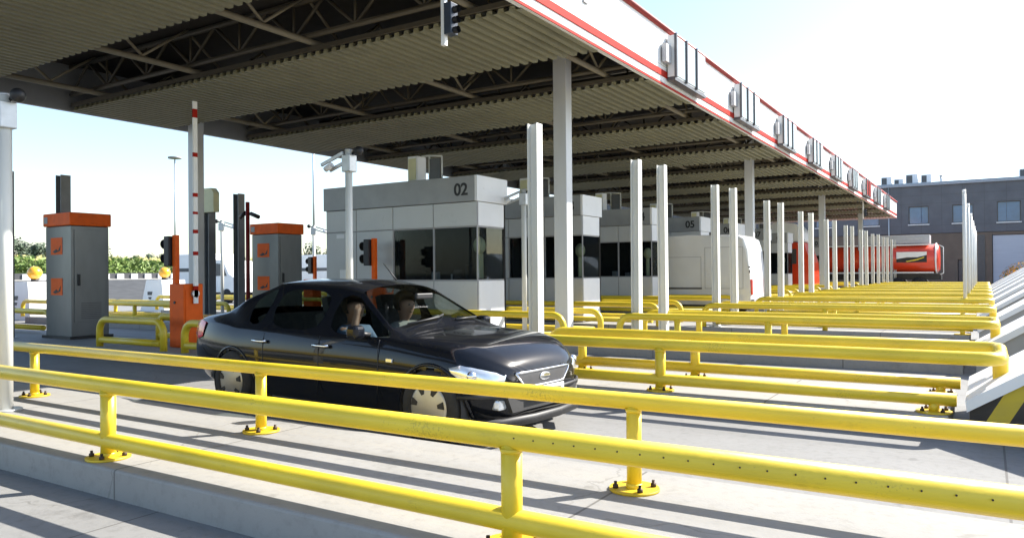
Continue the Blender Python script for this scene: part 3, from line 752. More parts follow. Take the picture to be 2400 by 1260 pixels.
    for sgn in (-1, 1):
        part(1, lambda c: c.y*sgn > 0 and c.x < 1.46, 'quarter_window', 'glass_car')
        part(1, lambda c: c.y*sgn > 0 and 1.46 < c.x < 2.42, 'rear_door_window', 'glass_car')
        part(1, lambda c: c.y*sgn > 0 and c.x > 2.42, 'front_door_window', 'glass_car')
    b2.free()
    for ax in AX:
        for sgn in (-1, 1):
            we = MB(); yo = sgn*.862
            pr = [(.315, -.10), (.335, -.07), (.335, .07), (.315, .10), (.215, .10), (.20, .06)]
            we.lathe([(r_, yo-sgn*.10+h_*sgn) for r_, h_ in pr], (ax, 0, .335), 'y', 36); wh = we.build('wheel', 'rubber', e)
            hc = MB(); hc.lathe([(.215, yo-sgn*.02), (.212, yo), (.19, yo+sgn*.008), (.06, yo+sgn*.022), (.0005, yo+sgn*.024)], (ax, 0, .335), 'y', 42)
            hub = hc.build('hubcap', 'hubcap', wh)
            for q in range(7):
                sl_ = MB()
                a = 2*math.pi*q/7+.2
                P4 = []
                for rr_, da in ((.195, -.17), (.195, .17), (.125, .13), (.125, -.13)):
                    P4.append((ax+rr_*math.cos(a+da), .335+rr_*math.sin(a+da)))
                sl_.prism(P4, 'y', yo+sgn*.004, yo+sgn*.0185); sl_.build('hubcap_slot', 'black', wh)
            g = MB(); pts = []
            for q in range(29):
                a = R(-25)+R(230)*q/28; x_, z_ = ax+.385*math.cos(a), .325+.385*math.sin(a)
                h = BVF.ray_cast(Vector((x_, sgn*3, z_)), Vector((0, -sgn, 0)))[0]
                if h: pts.append((x_, h.y-sgn*.004, z_))
            g.tube(pts, .016, 8); g.build('wheel_arch', paint, e)
            ln = MB(); ln.lathe([(.36, sgn*.55), (.365, sgn*.845)], (ax, 0, .335), 'y', 32); 
            bmesh.ops.delete(ln.bm, geom=[q for q in ln.bm.faces if len(q.verts) > 4 and abs(q.calc_center_median().y) > .8], context='FACES')
            ln.build('wheel_arch_liner', 'interior', e)
    BV = BVHTree.FromPolygons([v.co for v in body.data.vertices], [list(q.vertices) for q in body.data.polygons])
    def surf(x, side, zt):
        return None
    for sgn in (-1, 1):
        def patch(top, bot, name, m, off, nv=5):
            bm_ = bmesh.new(); rows_ = []
            for v_ in range(nv+1):
                row_ = []
                for (a, b) in zip(top, bot):
                    p = Vector(a).lerp(Vector(b), v_/nv); p.y *= sgn
                    loc_, nrm_, _, _ = BV.find_nearest(p)
                    if (loc_-Vector((2.3, 0, .6))).dot(nrm_) < 0: nrm_ = -nrm_
                    edge = v_ in (0, nv) or a in (top[0], top[-1])
                    row_.append(bm_.verts.new(loc_+nrm_*(.002 if edge else off)))
                rows_.append(row_)
            for a, b in zip(rows_, rows_[1:]):
                for q in range(len(a)-1): f_ = bm_.faces.new((a[q], a[q+1], b[q+1], b[q])); f_.smooth = True
            g = MB(); g.bm.free(); g.bm = bm_; return g.build(name, m, e)
        hl = patch([(4.22, .875, .70), (4.38, .845, .735), (4.53, .79, .722), (4.66, .72, .70), (4.76, .63, .672), (4.83, .53, .640)],
                   [(4.26, .885, .655), (4.40, .868, .585), (4.55, .825, .555), (4.68, .76, .545), (4.78, .67, .550), (4.84, .57, .575)], 'headlight', 'lens_clear', .022)
        g = MB(); g.ball((4.56, sgn*.79, .635), .06, .05, .045, seg=14); g.build('headlight_bulb', 'chrome', hl)
        patch([(.34, .84, .93), (.22, .80, .955), (.11, .74, .95), (.04, .64, .93)], [(.32, .86, .76), (.20, .83, .72), (.10, .77, .72), (.04, .66, .74)], 'tail_light', 'lens_red', .012)
        for hx_ in (1.36, 2.38):
            g = MB(); g.tube([(hx_, sgn*.85, .80), (hx_+.03, sgn*.885, .803), (hx_+.20, sgn*.885, .805), (hx_+.23, sgn*.85, .803)], .017, 10); g.build('door_handle', 'chrome', e)
        g = MB(); g.box(3.42, 3.50, min(sgn*.84, sgn*.866), max(sgn*.84, sgn*.866), .70, .735, bev=.004); g.build('side_indicator', 'lens_clear', e)
        g = MB(); g.box(3.02, 3.17, min(sgn*.87, sgn*1.0), max(sgn*.87, sgn*1.0), .90, 1.03, bev=.035); mr = g.build('door_mirror', paint, e)
        g = MB(); g.tube([(3.12, sgn*.78, .93), (3.10, sgn*.90, .95)], .025, 8); g.build('mirror_arm', 'black', mr)
        g = MB(); g.tube([(1.35, sgn*.868, .50), (3.5, sgn*.868, .50)], .016, 8)
        for xx in (1.52, 2.44, 3.30):
            g.tube([(xx, sgn*.856, .32), (xx+.01, sgn*.863, .55), (xx, sgn*.848, .80), (xx-.01, sgn*.812, .893)], .004, 6)
        g.build('side_moulding', 'black', e)
        g = MB(); g.box(4.62, 4.80, min(sgn*.46, sgn*.62), max(sgn*.46, sgn*.62), .33, .42, bev=.02); g.build('fog_lamp', 'lens_clear', e)
    def front(y, z, off): 
        h = BV.ray_cast(Vector((7, y, z)), Vector((-1, 0, 0)))[0]
        return Vector(((h.x if h else 4.85)+off, y, z))
    def fr_patch(zt, zb, wt, wb, off, nu=14, nv=5):
        g = MB(); rows_ = []
        for v_ in range(nv+1):
            t_ = v_/nv; z = zt+(zb-zt)*t_; w_ = wt+(wb-wt)*t_
            rows_.append([g.bm.verts.new(front(-w_+2*w_*u_/nu, z, off)) for u_ in range(nu+1)])
        for a, b in zip(rows_, rows_[1:]):
            for q in range(nu): g.bm.faces.new((a[q], a[q+1], b[q+1], b[q])).smooth = True
        return g
    gr = fr_patch(.628, .500, .42, .30, .006).build('grille', 'frame_dark', e)
    g = MB(); loop = [front(-.42+.84*u/12, .630, .012) for u in range(13)]+[front(.42-.02*u, .630-.032*u, .012) for u in (1,)]+[front(.30-.6*u/12, .498, .012) for u in range(13)]
    loop.append(loop[0]); g.tube(loop, .011, 8); g.build('grille_frame', 'chrome', gr)
    g = MB(); c_ = front(0, .570, .012); g.ball((c_.x, 0, .570), .012, .085, .036); g.build('emblem', 'chrome', gr)
    g = MB(); g.prism([(-.55, .44), (.55, .44), (.48, .30), (-.48, .30)], 'x', 4.78, 4.862); g.build('lower_grille', 'interior', e)
    g = MB(); pl = [(4.0, -.89, .17), (4.55, -.82, .16), (4.82, -.58, .16), (4.92, -.2, .16), (4.92, .2, .16), (4.82, .58, .16), (4.55, .82, .16), (4.0, .89, .17)]
    g.tube([(a-.02, b, c+.06) for a, b, c in pl], .045, 8); g.build('front_lip', 'black', e)
    g = MB(); pl = [(4.42, -.868, .46), (4.66, -.755, .455), (4.82, -.58, .45), (4.9, -.3, .45), (4.915, 0, .45), (4.9, .3, .45), (4.82, .58, .45), (4.66, .755, .455), (4.42, .868, .46)]
    g.tube(pl, .022, 8); g.build('bumper_trim', 'black', e)
    g = MB(); g.box(4.905, 4.925, -.26, .26, .385, .49, bev=.003); g.build('number_plate', 'white', e)
    g = MB(); g.tube([(3.40, -.55, 1.03), (3.37, -.1, 1.07), (3.30, .05, 1.09)], .011, 6); g.tube([(3.41, .12, 1.04), (3.36, .5, 1.045)], .011, 6); g.build('wiper', 'black', e)
    if full:
        g = MB(); g.tube([(2.62, .06, 1.44), (2.42, .06, 1.62)], [.009, .004], 6); g.build('aerial', 'black', e)
    # cabin
    g = MB(); g.box(1.0, 3.45, -.76, .76, .22, .30); g.box(2.92, 3.30, -.74, .74, .55, .885, bev=.05); g.box(.7, 1.2, -.7, .7, .3, .93, bev=.03); g.build('dashboard_and_floor', 'interior', e)
    for sy in (-.38, .38):
        g = MB(); g.box(2.30, 2.80, sy-.25, sy+.25, .30, .52, bev=.05); g.obox((2.24, sy, .80), (.97, 0, .24), (0, 1, 0), (-.24, 0, .97), .14, .46, .62); g.obox((2.14, sy, 1.18), (.97, 0, .24), (0, 1, 0), (-.24, 0, .97), .09, .26, .17); g.build('front_seat', 'seat', e)
    g = MB(); g.box(1.35, 1.85, -.65, .65, .30, .50, bev=.05); g.obox((1.30, 0, .78), (.95, 0, .3), (0, 1, 0), (-.3, 0, .95), .14, 1.3, .58); g.build('rear_seat', 'seat', e)
    g = MB()
    ang = [2*math.pi*i/20 for i in range(21)]
    g.tube([(2.86+.06*math.sin(a), .38+.175*math.cos(a), .88+.165*math.sin(a)) for a in ang], .016, 8); g.tube([(2.86, .22, .88), (2.86, .54, .88)], .018, 6); g.tube([(2.88, .38, .86), (3.0, .38, .80)], .03, 8); g.build('steering_wheel', 'black', e)
    g = MB(); g.box(3.06, 3.10, -.12, .12, 1.245, 1.305, bev=.012); g.build('rear_view_mirror', 'black', e)
    for o_ in [c for c in COL.objects if c.type == 'MESH' and (c.parent == e or (c.parent and c.parent.parent == e))]:
        if ('wheel' in o_.name) or 'hubcap' in o_.name or o_.parent.name.startswith('wheel'): continue
        for v in o_.data.vertices:
            if v.co.x < .8: v.co.x -= .16*(.8-v.co.x)
            if v.co.x > 4.05: v.co.x = 4.05+(v.co.x-4.05)*.66
            if v.co.x < .9 and o_.name.startswith('tail'): v.co.z += .05
    return e
CA = R(-4.97); cd = Vector((math.cos(CA), math.sin(CA), 0)); cn = Vector((-cd.y, cd.x, 0))
CARO = Vector((-7.12, 5.44, 0)) - cd*.95 + cn*.862
make_car(CARO, CA, 'glossy black saloon car driving out of the lane behind the yellow rails', 'car_black')
make_car(Vector((-30.3, 10.55, 0)), 0, 'dark red car tail just visible behind the thick white pole at the left edge', 'car_red', False)

# ------------------------------------------------------------------ people in the car
def person(loc, rz, lab, shirt, arms):
    me = bpy.data.meshes.new('person'); V = []; E_ = []; RR = []
    def add(p, r_, par=None):
        V.append(p); RR.append(r_); i = len(V)-1
        if par is not None: E_.append((par, i))
        return i
    pel = add((0, 0, .50), .15); ab = add((-.02, 0, .64), .145, pel); ch = add((-.06, 0, .84), .155, ab); nk = add((-.07, 0, .985), .058, ch)
    h1 = add((-.05, 0, 1.06), .080, nk); h2 = add((-.045, 0, 1.145), .116, h1); add((-.055, 0, 1.225), .10, h2)
    for sg in (-1, 1):
        hp = add((.05, sg*.09, .48), .105, pel); kn = add((.46, sg*.11, .55), .075, hp); an = add((.78, sg*.11, .34), .05, kn); add((.88, sg*.11, .32), .045, an)
        sh = add((-.06, sg*.18, .905), .08, ch); el, wr = arms[0 if sg < 0 else 1]
        e1 = add(el, .05, sh); w1 = add(wr, .034, e1); d = (Vector(wr)-Vector(el)).normalized()
        add(tuple(Vector(wr)+d*.08), .038, w1)
        for q in range(4): 
            side = Vector((0, 1, 0))*(q-1.5)*.020
            a_ = add(tuple(Vector(wr)+d*.10+side), .011, len(V)-1 if q == 0 else w1+1); add(tuple(Vector(wr)+d*(.145+.012*(1.5-abs(q-1.5)))+side+Vector((0, 0, -.012))), .009, a_)
        a_ = add(tuple(Vector(wr)+d*.05+Vector((0, .035*-sg, .01))), .013, w1); add(tuple(Vector(wr)+d*.085+Vector((0, .05*-sg, .012))), .010, a_)
    me.from_pydata(V, E_, []); o = bpy.data.objects.new('person', me); COL.objects.link(o)
    sk = o.modifiers.new('s', 'SKIN'); ss = o.modifiers.new('u', 'SUBSURF'); ss.levels = 2; ss.render_levels = 2
    for i, r_ in enumerate(RR): me.skin_vertices[0].data[i].radius = (r_, r_); 
    me.skin_vertices[0].data[0].use_root = True
    ev = bpy.data.meshes.new_from_object(o.evaluated_get(bpy.context.evaluated_depsgraph_get())); bpy.data.objects.remove(o)
    b = bmesh.new(); b.from_mesh(ev)
    for q in b.faces:
        c = q.calc_center_median(); q.smooth = True
        hand = any((c-Vector(wr)).length < .22 and (c-Vector(wr)).dot(Vector(wr)-Vector(el)) > -.03 for el, wr in arms)
        q.material_index = 0 if (c.z > .985 and abs(c.y) < .14) or hand else (1 if c.z > .56 and c.x < .3 or c.z > .62 else 2)
    for v in b.verts:                             # chin, nose and brow
        c = v.co
        if c.z > 1.02 and c.x > -.02 and abs(c.y) < .02 and 1.10 < c.z < 1.15: c.x += .022
    ev.clear_geometry(); ev.materials.clear()
    for q in ('skin', shirt, 'interior'): ev.materials.append(M[q])
    b.to_mesh(ev); b.free()
    ev.name = 'person'; o = bpy.data.objects.new('person', ev); COL.objects.link(o); o.location = loc; o.rotation_euler = (0, 0, rz)
    tag(o, lab, 'person')
    g = MB(); g.ball((-.065, 0, 1.195), .136, .130, .130); bmesh.ops.delete(g.bm, geom=[v for v in g.bm.verts if v.co.x > -.02 and v.co.z < 1.235 or v.co.z < 1.10], context='VERTS'); g.build('hair', 'hair', o)
    g = MB()
    for sg in (-1, 1): g.ball((.045, sg*.035, 1.165), .010, .013, .008, seg=8)
    g.tube([(.043, -.022, 1.085), (.048, 0, 1.083), (.043, .022, 1.085)], .006, 6); g.build('eyes_and_mouth', 'hair', o)
    for sg in (-1, 1):
        g = MB(); g.ball((-.055, sg*.102, 1.15), .018, .012, .03, seg=10); g.build('ear', 'skin', o)
    return o
def inc(x, y, z=0): p = CARO+cd*x+cn*y; return (p.x, p.y, z)
person(inc(2.50, .36), CA, 'driver in a pale grey shirt holding the steering wheel of the black car', 'shirt_light', (((.10, -.24, .66), (.36, -.15, .86)), ((.10, .24, .66), (.36, .15, .86))))
person(inc(2.52, -.40), CA, 'passenger in a dark blue shirt with a raised arm inside the black car', 'shirt', (((.22, -.26, .86), (.16, -.16, 1.08)), ((.12, .24, .62), (.34, .12, .62))))

# ------------------------------------------------------------------ white van
e = thing('van', 'white panel van seen from its rear corner between the booths', 'van', (-6.35, 24.4, 0))
W_ = 1.95
side = [(0, .42), (-.02, .60), (-.04, 1.4), (-.10, 2.2), (-.22, 2.56), (-.42, 2.68), (-2, 2.72), (-4.2, 2.70), (-4.7, 2.45), (-5.4, 1.45), (-5.9, 1.15), (-6.05, .8), (-6.0, .42)]
g = MB(); g.prism(side, 'y', 0, W_)
es = [q for q in g.bm.edges if abs(q.verts[0].co.y-q.verts[1].co.y) < .01 and max(v.co.z for v in q.verts) > .5]
bmesh.ops.bevel(g.bm, geom=es, offset=.09, segments=4, affect='EDGES', profile=.5)
for q in g.bm.faces: q.smooth = False
bd = g.build('body', 'white_van', e)
for x0, x1, z0, z1 in ((-2.9, -1.62, .95, 2.0), (-1.5, -.25, .95, 2.3), (-3.4, -2.98, .8, 2.2)):
    g = MB(); t = .012
    for a in ((x0, x1, z0, z0+t), (x0, x1, z1-t, z1), (x0, x0+t, z0+t, z1-t), (x1-t, x1, z0+t, z1-t)): g.box(a[0], a[1], -.006, .01, a[2], a[3])
    g.build('panel_seam', 'plasticgrey', bd)
g = MB(); g.box(-3.0, -1.6, -.016, .004, .93, .985); g.build('side_moulding', 'frame_dark', e)
for yy in (.03, W_-.17):
    g = MB(); g.box(-.055, .018, yy, yy+.14, .75, 1.25, bev=.02); g.build('tail_light', 'lens_red', e)
g = MB(); g.box(-.06, -.03, -.02, .0, 1.45, 1.55); g.box(-.08, -.02, -.022, 0, 1.62, 1.66); g.build('door_hinge', 'black', e)
g = MB(); g.box(-.045, -.030, W_/2-.006, W_/2+.006, .62, 1.4); g.build('door_seam', 'plasticgrey', bd)
g = MB(); g.box(-.02, .09, .02, W_-.02, .40, .62, bev=.03); g.build('bumper', 'plasticgrey', e)
for xx in (-.95, -4.9):
    for yy in (.02, W_-.24):
        g = MB(); g.lathe([(.20, yy), (.33, yy+.01), (.35, yy+.05), (.35, yy+.18), (.33, yy+.21)], (xx, 0, .35), 'y', 28); wh = g.build('wheel', 'rubber', e)
        g = MB(); g.lathe([(.20, yy-.012), (.19, yy-.012), (.05, yy-.02)], (xx, 0, .35), 'y', 20); g.build('rim', 'hubcap', wh)
g = MB(); g.box(-5.8, -.1, .12, W_-.12, .28, .44); g.build('underbody', 'black', e)

# ------------------------------------------------------------------ red tanker lorry
e = thing('tanker_lorry', 'red tanker lorry with white rims and a grey box on top near the building', 'lorry', (-2.65, 57.0, 0))
prof = []
g = MB(); n = 28
def ell(x, sy, sz, zc=2.28): return [(x, 1.25+sy*math.cos(2*math.pi*i/n), zc+sz*math.sin(2*math.pi*i/n)) for i in range(n)]
rings = [ell(x, a*1.22, a*.98) for x, a in ((0, .80), (-.06, .92), (-.16, 1.0), (-8.9, 1.0), (-9.0, .92), (-9.05, .8))]
vv = [[g.bm.verts.new(p) for p in rg] for rg in rings]
for a, b in zip(vv, vv[1:]):
    for i in range(n): q = g.bm.faces.new((a[i], a[(i+1) % n], b[(i+1) % n], b[i])); q.smooth = True
g.bm.faces.new(vv[0]); g.bm.faces.new(vv[-1]); tk = g.build('tank', 'tank_red', e)
g = MB()
for x in (-.2, ):
    pts = ell(x, 1.235, .995); g.tube(pts+[pts[0]], .05, 8)
g.build('rear_rim', 'white', tk)
g = MB(); g.box(-8.9, -.3, -.03, .03, 1.30, 1.38); g.box(-8.9, -.3, .30, .38, 3.16, 3.24); g.build('side_stripe', 'white', tk)
g = MB(); g.box(-4.3, -.55, .5, 2.0, 3.27, 3.86, bev=.03); g.build('top_box', 'greybox', e)
g = MB(); g.box(-2.5, -.7, -.02, .01, 2.02, 2.72); g.build('emblem_panel', 'black', tk)
g = MB(); g.prism([(-2.5, 2.72), (-.7, 2.72), (-.7, 2.50), (-1.25, 2.36), (-1.85, 2.36), (-2.5, 2.26)], 'y', -.028, -.0205); g.build('emblem_field', 'white', tk)
g = MB(); g.prism([(-1.95, 2.10), (-1.25, 2.24), (-.85, 2.38), (-.85, 2.32), (-1.25, 2.16), (-1.85, 2.05)], 'y', -.034, -.029); g.build('emblem_flash', 'yellow', tk)
g = MB(); g.box(-9.2, .1, .5, 2.0, .85, 1.25); g.build('chassis', 'black', e)
g = MB(); g.tube([(.05, .2, 1.2), (.25, .2, 1.3), (.25, .2, 3.0), (.0, .2, 3.15)], .03, 6); g.build('ladder', 'white', e)
g = MB(); g.prism([(-9.7, .7), (-9.7, 3.5), (-10.0, 3.75), (-11.3, 3.6), (-11.75, 2.3), (-11.8, .7)], 'y', .05, 2.45); cb = g.build('cab', 'tank_red', e)
g = MB(); g.box(-11.0, -10.15, .03, .046, 2.2, 3.1); g.build('cab_window', 'windowblue', cb)
for xx in (-1.2, -2.5, -3.8, -8.9, -11.0):
    for yy in (.05, 2.15):
        g = MB(); g.lathe([(.25, yy), (.48, yy+.02), (.5, yy+.08), (.5, yy+.26)], (xx, 0, .5), 'y', 24); g.build('wheel', 'rubber', e)
# second lorry, cab with white roof fairing
e = thing('lorry', 'dark red lorry cab with a white roof fairing behind the white posts', 'lorry', (-10.7, 47.1, 0), None, math.pi)
g = MB(); g.prism([(0, .7), (0, 3.0), (-.3, 3.15), (-2.0, 3.1), (-2.35, 2.0), (-2.4, .7)], 'y', 0, 2.4); g.build('cab', 'tank_red', e)
g = MB(); g.prism([(0, 3.16), (.05, 4.15), (-.5, 4.3), (-1.5, 4.2), (-1.95, 3.7), (-2.05, 3.16)], 'y', .05, 2.35)
bmesh.ops.bevel(g.bm, geom=g.bm.edges[:], offset=.05, segments=2, affect='EDGES'); g.build('roof_fairing', 'white', e)
g = MB(); g.box(-1.6, -.6, 2.4, 2.418, 1.9, 2.75); g.box(-2.2, -2.18, .3, 2.1, 2.0, 2.6); g.build('cab_window', 'frame_dark', e)
g = MB(); g.box(.3, 7.0, .0, 2.45, 1.1, 3.3, bev=.04); g.build('cargo_box', 'black', e)
g = MB(); g.box(-2.0, 7.0, .3, 2.1, .6, 1.05); g.build('chassis', 'black', e)
for xx in (-1.5, 1.2, 5.5):
    for yy in (0, 2.1):
        g = MB(); g.lathe([(.25, yy), (.48, yy+.02), (.5, yy+.08), (.5, yy+.26)], (xx, 0, .5), 'y', 24); g.build('wheel', 'rubber', e)

# vehicles on the entry side
def small_truck(loc, lab, body, low):
    e = thing('delivery_truck', lab, 'truck', loc)
    g = MB(); g.box(-3.4, 0, 0, 2.0, .95, 2.75, bev=.05); g.build('cargo_box', body, e)
    g = MB(); g.box(-3.42, .02, -.012, .0, 1.75, 1.95); g.build('stripe', 'darkblue', e)
    g = MB(); g.prism([(.08, .6), (.08, 2.4), (1.0, 2.35), (1.5, 1.6), (2.0, 1.35), (2.05, .6)], 'y', .05, 1.95); c = g.build('cab', low, e)
    g = MB(); g.prism([(.3, 1.5), (.3, 2.2), (.95, 2.15), (1.3, 1.5)], 'y', .035, .048); g.build('cab_window', 'frame_dark', c)
    g = MB(); g.box(-3.4, 1.9, .2, 1.8, .5, .94); g.build('chassis', 'black', e)
    for xx in (-2.4, 1.3):
        for yy in (.0, 1.75):
            g = MB(); g.lathe([(.2, yy), (.38, yy+.02), (.4, yy+.06), (.4, yy+.24)], (xx, 0, .4), 'y', 20); g.build('wheel', 'rubber', e)
small_truck((-36.5, 26.6, 0), 'pale box truck with a dark stripe waiting behind the striped boom', 'white', 'white')
small_truck((-33.5, 33.0, 0), 'red and white truck standing behind the dark posts at the back', 'white', 'tank_red')

# ------------------------------------------------------------------ entry side: impact blocks with orange lamps, light masts, crash barrier
def impact(loc, lab):
    e = thing('impact_block', lab, 'impact block', loc, 'white impact blocks with orange lamps')
    g = MB(); g.prism([(-1.0, 0), (-.55, 1.35), (.55, 1.35), (.75, 0)], 'y', 0, 1.1); b = g.build('block', 'white', e)
    g = MB(); g.prism([(-.45, .85), (-.10, .85), (-.16, .70), (-.45, .70)], 'y', -.012, -.003); g.prism([(-.40, .62), (-.16, .62), (-.22, .52), (-.36, .52)], 'y', -.012, -.003); g.prism([(-.38, .44), (-.24, .44), (-.28, .34), (-.35, .34)], 'y', -.012, -.003); g.build('arrow_mark', 'darkblue', b)
    g = MB(); g.lathe([(.12, 1.35), (.12, 1.45)], (.0, .5, 0)); g.build('lamp_base', 'black', e)
    g = MB(); g.ball((0, .5, 1.66), .24, .24, .24); g.build('warning_lamp', 'lamp_orange', e)
    return e
impact((-28.9, 13.3, 0), 'white impact block with an orange lamp left of the nearest cabinet')
impact((-30.2, 19.2, 0), 'white impact block with an orange lamp beside the barrier and its traffic light')
def light_mast(loc, h_, lab, disc=True):
    e = thing('light_mast', lab, 'light mast', loc, 'tall light masts on the horizon')
    g = MB(); g.tube([(0, 0, 0), (0, 0, h_)], [.22, .10], 10); g.build('mast', 'galv', e)
    g = MB(); g.lathe([(.3, h_-.1), (1.1, h_), (1.1, h_+.25), (.3, h_+.4)], (0, 0, 0), n=18); g.build('lamp_ring', 'plasticgrey', e)
light_mast((-118, 79, 1.2), 20.5, 'tall light mast with a round lamp head left of the barrier')
light_mast((-80, 75, 1.2), 23, 'tall light mast rising above the second orange-topped cabinet')
e = thing('crash_barrier', 'long crash barrier with pale blocks along the far road below the green field', 'barrier', (-60.5, 0, 1.24))
g = MB(); g.box(-.15, .15, -40, 140, 0, .10); g.build('beam', 'concrete_grey', e)
g = MB(); g.box(-.06, .0, -40, 140, .10, .56); g.build('backing_rail', 'frame_dark', e)
g = MB()
for i in range(110): g.box(.003, .12, -20+i*1.2, -20+i*1.2+.55, .10, .50)
g.build('baluster', 'white', e)['kind'] = 'stuff'

# field of maize and trees
def leaves(name, m, gen, n):
    V = []; Fc = []
    for _ in range(n):
        c, sz, nrm = gen(); a = Vector(nrm).normalized(); t = a.orthogonal().normalized(); t = Matrix.Rotation(random.uniform(0, 6.28), 3, a) @ t; b = a.cross(t)
        i = len(V); V += [c+t*sz, c+b*sz*.45, c-t*sz, c-b*sz*.45]; Fc.append((i, i+1, i+2, i+3))
    me = bpy.data.meshes.new(name); me.from_pydata(V, [], Fc); me.materials.append(M[m]); o = bpy.data.objects.new(name, me); COL.objects.link(o); return o
def cg():
    x = -64-abs(random.gauss(0, 6)); y = random.uniform(0, 110); z = hgt(x)+random.uniform(0, 1)**.8*(1.75+.15*math.sin(y*.7)+.1*math.sin(y*2.1))
    return Vector((x, y, z)), random.uniform(.10, .27), (random.gauss(1, .6), random.gauss(-.6, .6), random.gauss(.2, .5))
o = struct(leaves('maize_field', 'corn', cg, 45000), 'stuff'); o['label'] = 'green maize field beyond the far road'
def ct():
    x = -66-abs(random.gauss(0, 9)); y = random.uniform(0, 120); return Vector((x, y, 1.28+1.75+random.gauss(.05, .12))), random.uniform(.12, .3), (random.gauss(1, .5), random.gauss(-.6, .5), random.gauss(.6, .4))
o = struct(leaves('maize_tassels', 'corn_top', ct, 7000), 'stuff'); o['label'] = 'yellowish tassels on top of the maize field'
def tree(loc, h_, w_, lab):
    h_ *= .66
    e = thing('tree', lab, 'tree', loc, 'trees on the horizon')
    g = MB(); g.tube([(0, 0, 0), (.1, 0, h_*.35), (0, .1, h_*.7)], [w_*.05, w_*.035, w_*.012], 8)
    for i in range(5):
        a = i*1.3; g.tube([(.05, 0, h_*.3), (math.cos(a)*w_*.3, math.sin(a)*w_*.3, h_*(.5+.08*i))], [w_*.02, w_*.008], 6)
    g.build('trunk', 'bark', e)
    cl = [(Vector((random.gauss(0, w_*.25), random.gauss(0, w_*.25), h_*random.uniform(.4, .88))), h_*random.uniform(.14, .24)) for _ in range(13)]
    def gen():
        c, r_ = random.choice(cl); d = Vector((random.gauss(0, 1), random.gauss(0, 1), random.gauss(0, .8))).normalized()
        return c+d*r_*random.uniform(.5, 1.05), w_*random.uniform(.014, .036), d+Vector((0, 0, .4))
    o = leaves('crown', 'leaf', gen, 1700); o.parent = e
def polar(px, dist):
    a = YAW-math.atan((px-1200)/FPX); return (-math.sin(a)*dist, math.cos(a)*dist, 1.2)
TR = [(48, 170, 11.5, 13, 'leafy tree on the horizon beside the thick white pole'), (95, 185, 11, 15, 'wide tree on the horizon left of the nearest cabinet'), (128, 200, 11.5, 12, 'tree half hidden by the left side of the nearest cabinet'),
      (262, 240, 10, 16, 'low tree on the horizon just right of the nearest cabinet'), (300, 260, 9.5, 20, 'broad low tree in the gap right of the nearest cabinet'), (352, 230, 9.5, 15, 'tree on the horizon halfway between cabinet and traffic light'), (388, 235, 11, 15, 'tree on the horizon behind the first traffic light'),
      (515, 230, 10, 14, 'tree behind the small camera pole between the dark posts'), (722, 150, 10, 9, 'tree in the gap between the second cabinet and booth 02')]
for px, d, h_, w_, lab in TR: tree(polar(px, d), h_, w_, lab)

# ------------------------------------------------------------------ terminal building
e = thing('terminal_building', 'dark grey flat-roofed office building with blue windows beyond the far lanes', 'building', (0, 72, 0))
X0, X1, HB = -34, 26, 8.55
def wall_with_holes(holes, x0, x1, z0, z1, t, y=0):
    g = MB(); xs = sorted({x0, x1}|{h[0] for h in holes}|{h[1] for h in holes})
    for a, b in zip(xs, xs[1:]):
        hs = sorted([(h[2], h[3]) for h in holes if h[0] <= a+1e-6 and h[1] >= b-1e-6]); z = z0
        for ha, hb in hs:
            if ha > z: g.box(a, b, y, y+t, z, ha)
            z = hb
        if z < z1: g.box(a, b, y, y+t, z, z1)
    return g
holes = [(-5.55, -4.05, 5.35, 6.85), (-2.35, -.85, 5.35, 6.85), (.75, 2.35, 5.30, 6.95), (-9.3, -7.8, 5.35, 6.85), (4.3, 5.9, 5.3, 6.95), (-13, -11.5, 5.35, 6.85)]
g = wall_with_holes(holes, X0, X1, 4.55, HB, .35); g.build('upper_wall', 'building', e)
g = wall_with_holes([(-2.0, -1.0, 0, 2.35), (.40, 2.75, 0, 4.3), (4.0, 6.3, 0, 4.3)], X0, X1, 0, 4.52, .35, y=.06); g.build('ground_floor_wall', 'building_brown', e)
g = MB(); g.box(X0, X1, .5, 16, 0, HB-.1); g.build('block', 'building', e)
for h in holes:
    g = MB(); fr = .07
    for a in ((h[0], h[1], h[2], h[2]+fr), (h[0], h[1], h[3]-fr, h[3]), (h[0], h[0]+fr, h[2]+fr, h[3]-fr), (h[1]-fr, h[1], h[2]+fr, h[3]-fr)): g.box(a[0], a[1], .14, .2, a[2], a[3])
    wn = g.build('window_frame', 'frame_dark', e)
    g = MB(); g.box(h[0]+fr, h[1]-fr, .17, .18, h[2]+fr, h[3]-fr); g.build('window_glass', 'windowblue', wn)
    g = MB(); g.box(h[0]-.05, h[1]+.05, -.10, -.003, h[2]-.09, h[2]-.01); g.build('window_sill', 'white', wn)
g = MB()
for i in range(40):
    x = X0+.9+i*1.5; g.box(x-.012, x+.012, -.014, -.002, 4.57, HB-.06)
for z in (5.2, 7.05, 7.75): g.box(X0, X1, -.010, -.001, z-.012, z+.012)
g.build('cladding_joint', 'frame_dark', e)
g = MB(); g.box(-1.95, -1.05, .2, .26, .02, 2.3); g.build('door', 'frame_dark', e)
for a, b in ((.45, 2.7), (4.05, 6.25)):
    g = MB(); g.box(a, b, .16, .24, .02, 4.25)
    for i in range(7): g.box(a, b, .145, .157, .1+i*.6, .12+i*.6)
    g.build('roller_door', 'garage', e)
g = MB(); g.box(-.6, -.1, .0, .055, .0, 4.3); g.build('doorway_pier', 'frame_dark', e)
g = MB(); g.box(X0-.1, X1+.1, -.18, 16.1, HB, HB+.16); g.build('roof_edge', 'building_roof', e)
g = MB(); g.box(X0, X1, 1.0, 15, HB+.165, HB+.40); g.build('roof', 'building_roof', e)
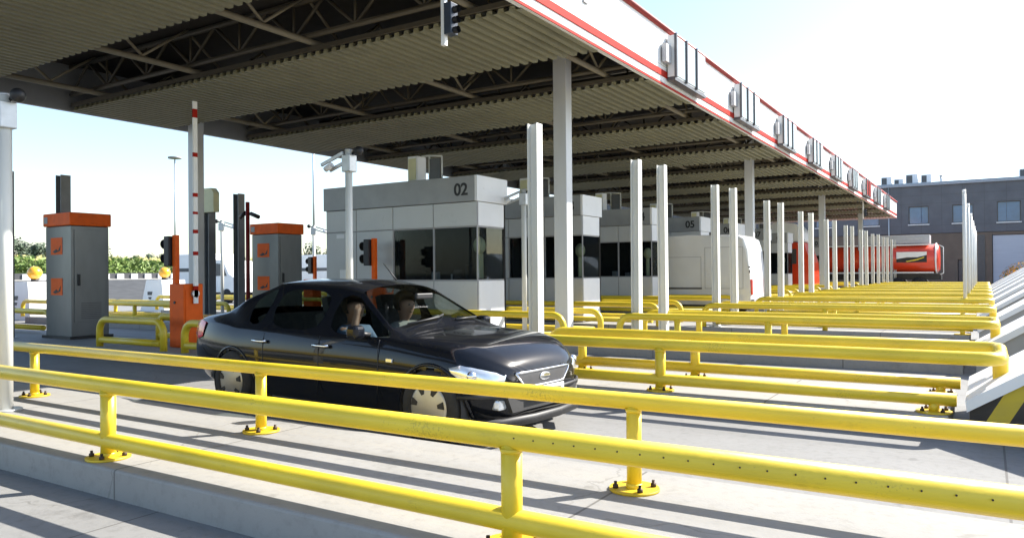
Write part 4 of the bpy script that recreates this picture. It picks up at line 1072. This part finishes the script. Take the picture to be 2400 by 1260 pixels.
for x in (-7.05, .0+3.05):
    g = MB(); g.tube([(x, -.07, 0), (x, -.07, HB)], .05, 8); g.build('downpipe', 'galv', e)
def roof_unit(x, w_, h_, lab, y=76):
    e = thing('roof_unit', lab, 'roof unit', (x, y, HB+.40), 'ventilation units on the building roof')
    g = MB(); g.box(0, w_, 0, 1.2, .12, h_, bev=.03); g.build('casing', 'panel_light', e)
    g = MB(); g.box(.05, w_*.55, -.015, -.002, .2, h_-.1); g.build('intake_grille', 'frame_dark', e)
    g = MB(); g.box(.05, .15, .1, 1.1, 0, .12); g.box(w_-.15, w_-.05, .1, 1.1, 0, .12); g.build('feet', 'galv', e)
for x, w_, h_, lab in ((-8.05, .85, 1.0, 'roof ventilation unit nearest the canopy tip'), (-7.0, .7, .75, 'low roof ventilation unit second from the canopy tip'), (-6.05, .95, 1.1, 'tallest pale roof ventilation unit in the group'), (-4.85, .8, 1.0, 'roof ventilation unit farthest right in the group of four'), (2.4, 1.5, .95, 'roof ventilation unit at the right edge of the picture')):
    roof_unit(x, w_, h_, lab)
e = thing('roof_vent', 'thin vent pipe on the building roof right of the ventilation units', 'vent pipe', (-3.3, 76, HB+.4))
g = MB(); g.tube([(0, 0, 0), (0, 0, .75)], .09, 10); g.build('pipe', 'galv', e)
g = MB(); g.lathe([(.16, .75), (.16, .84)], (0, 0, 0), n=12); g.build('cowl', 'galv', e)
# yellow shrub in front of the building at the right edge
e = thing('flowering_shrub', 'yellow flowering shrub at the right edge in front of the pale roller door', 'shrub', (2.6, 63, 0))
g = MB()
for i in range(9): g.tube([(random.uniform(-.3, .3), random.uniform(-.3, .3), 0), (random.uniform(-1.5, 1.5), random.uniform(-.7, .7), random.uniform(1.0, 1.7))], [.04, .015], 6)
g.build('stems', 'bark', e)
def shg():
    d = Vector((random.gauss(0, 1), random.gauss(0, .6), abs(random.gauss(0, .8)))).normalized(); q = random.uniform(.5, 1.02)
    return Vector((d.x*1.9*q, d.y*1.1*q, .7+d.z*1.45*q)), random.uniform(.05, .13), d
o = leaves('foliage', 'corn', shg, 900); o.parent = e
o = leaves('blossom', 'lamp_orange', shg, 1500); o.parent = e
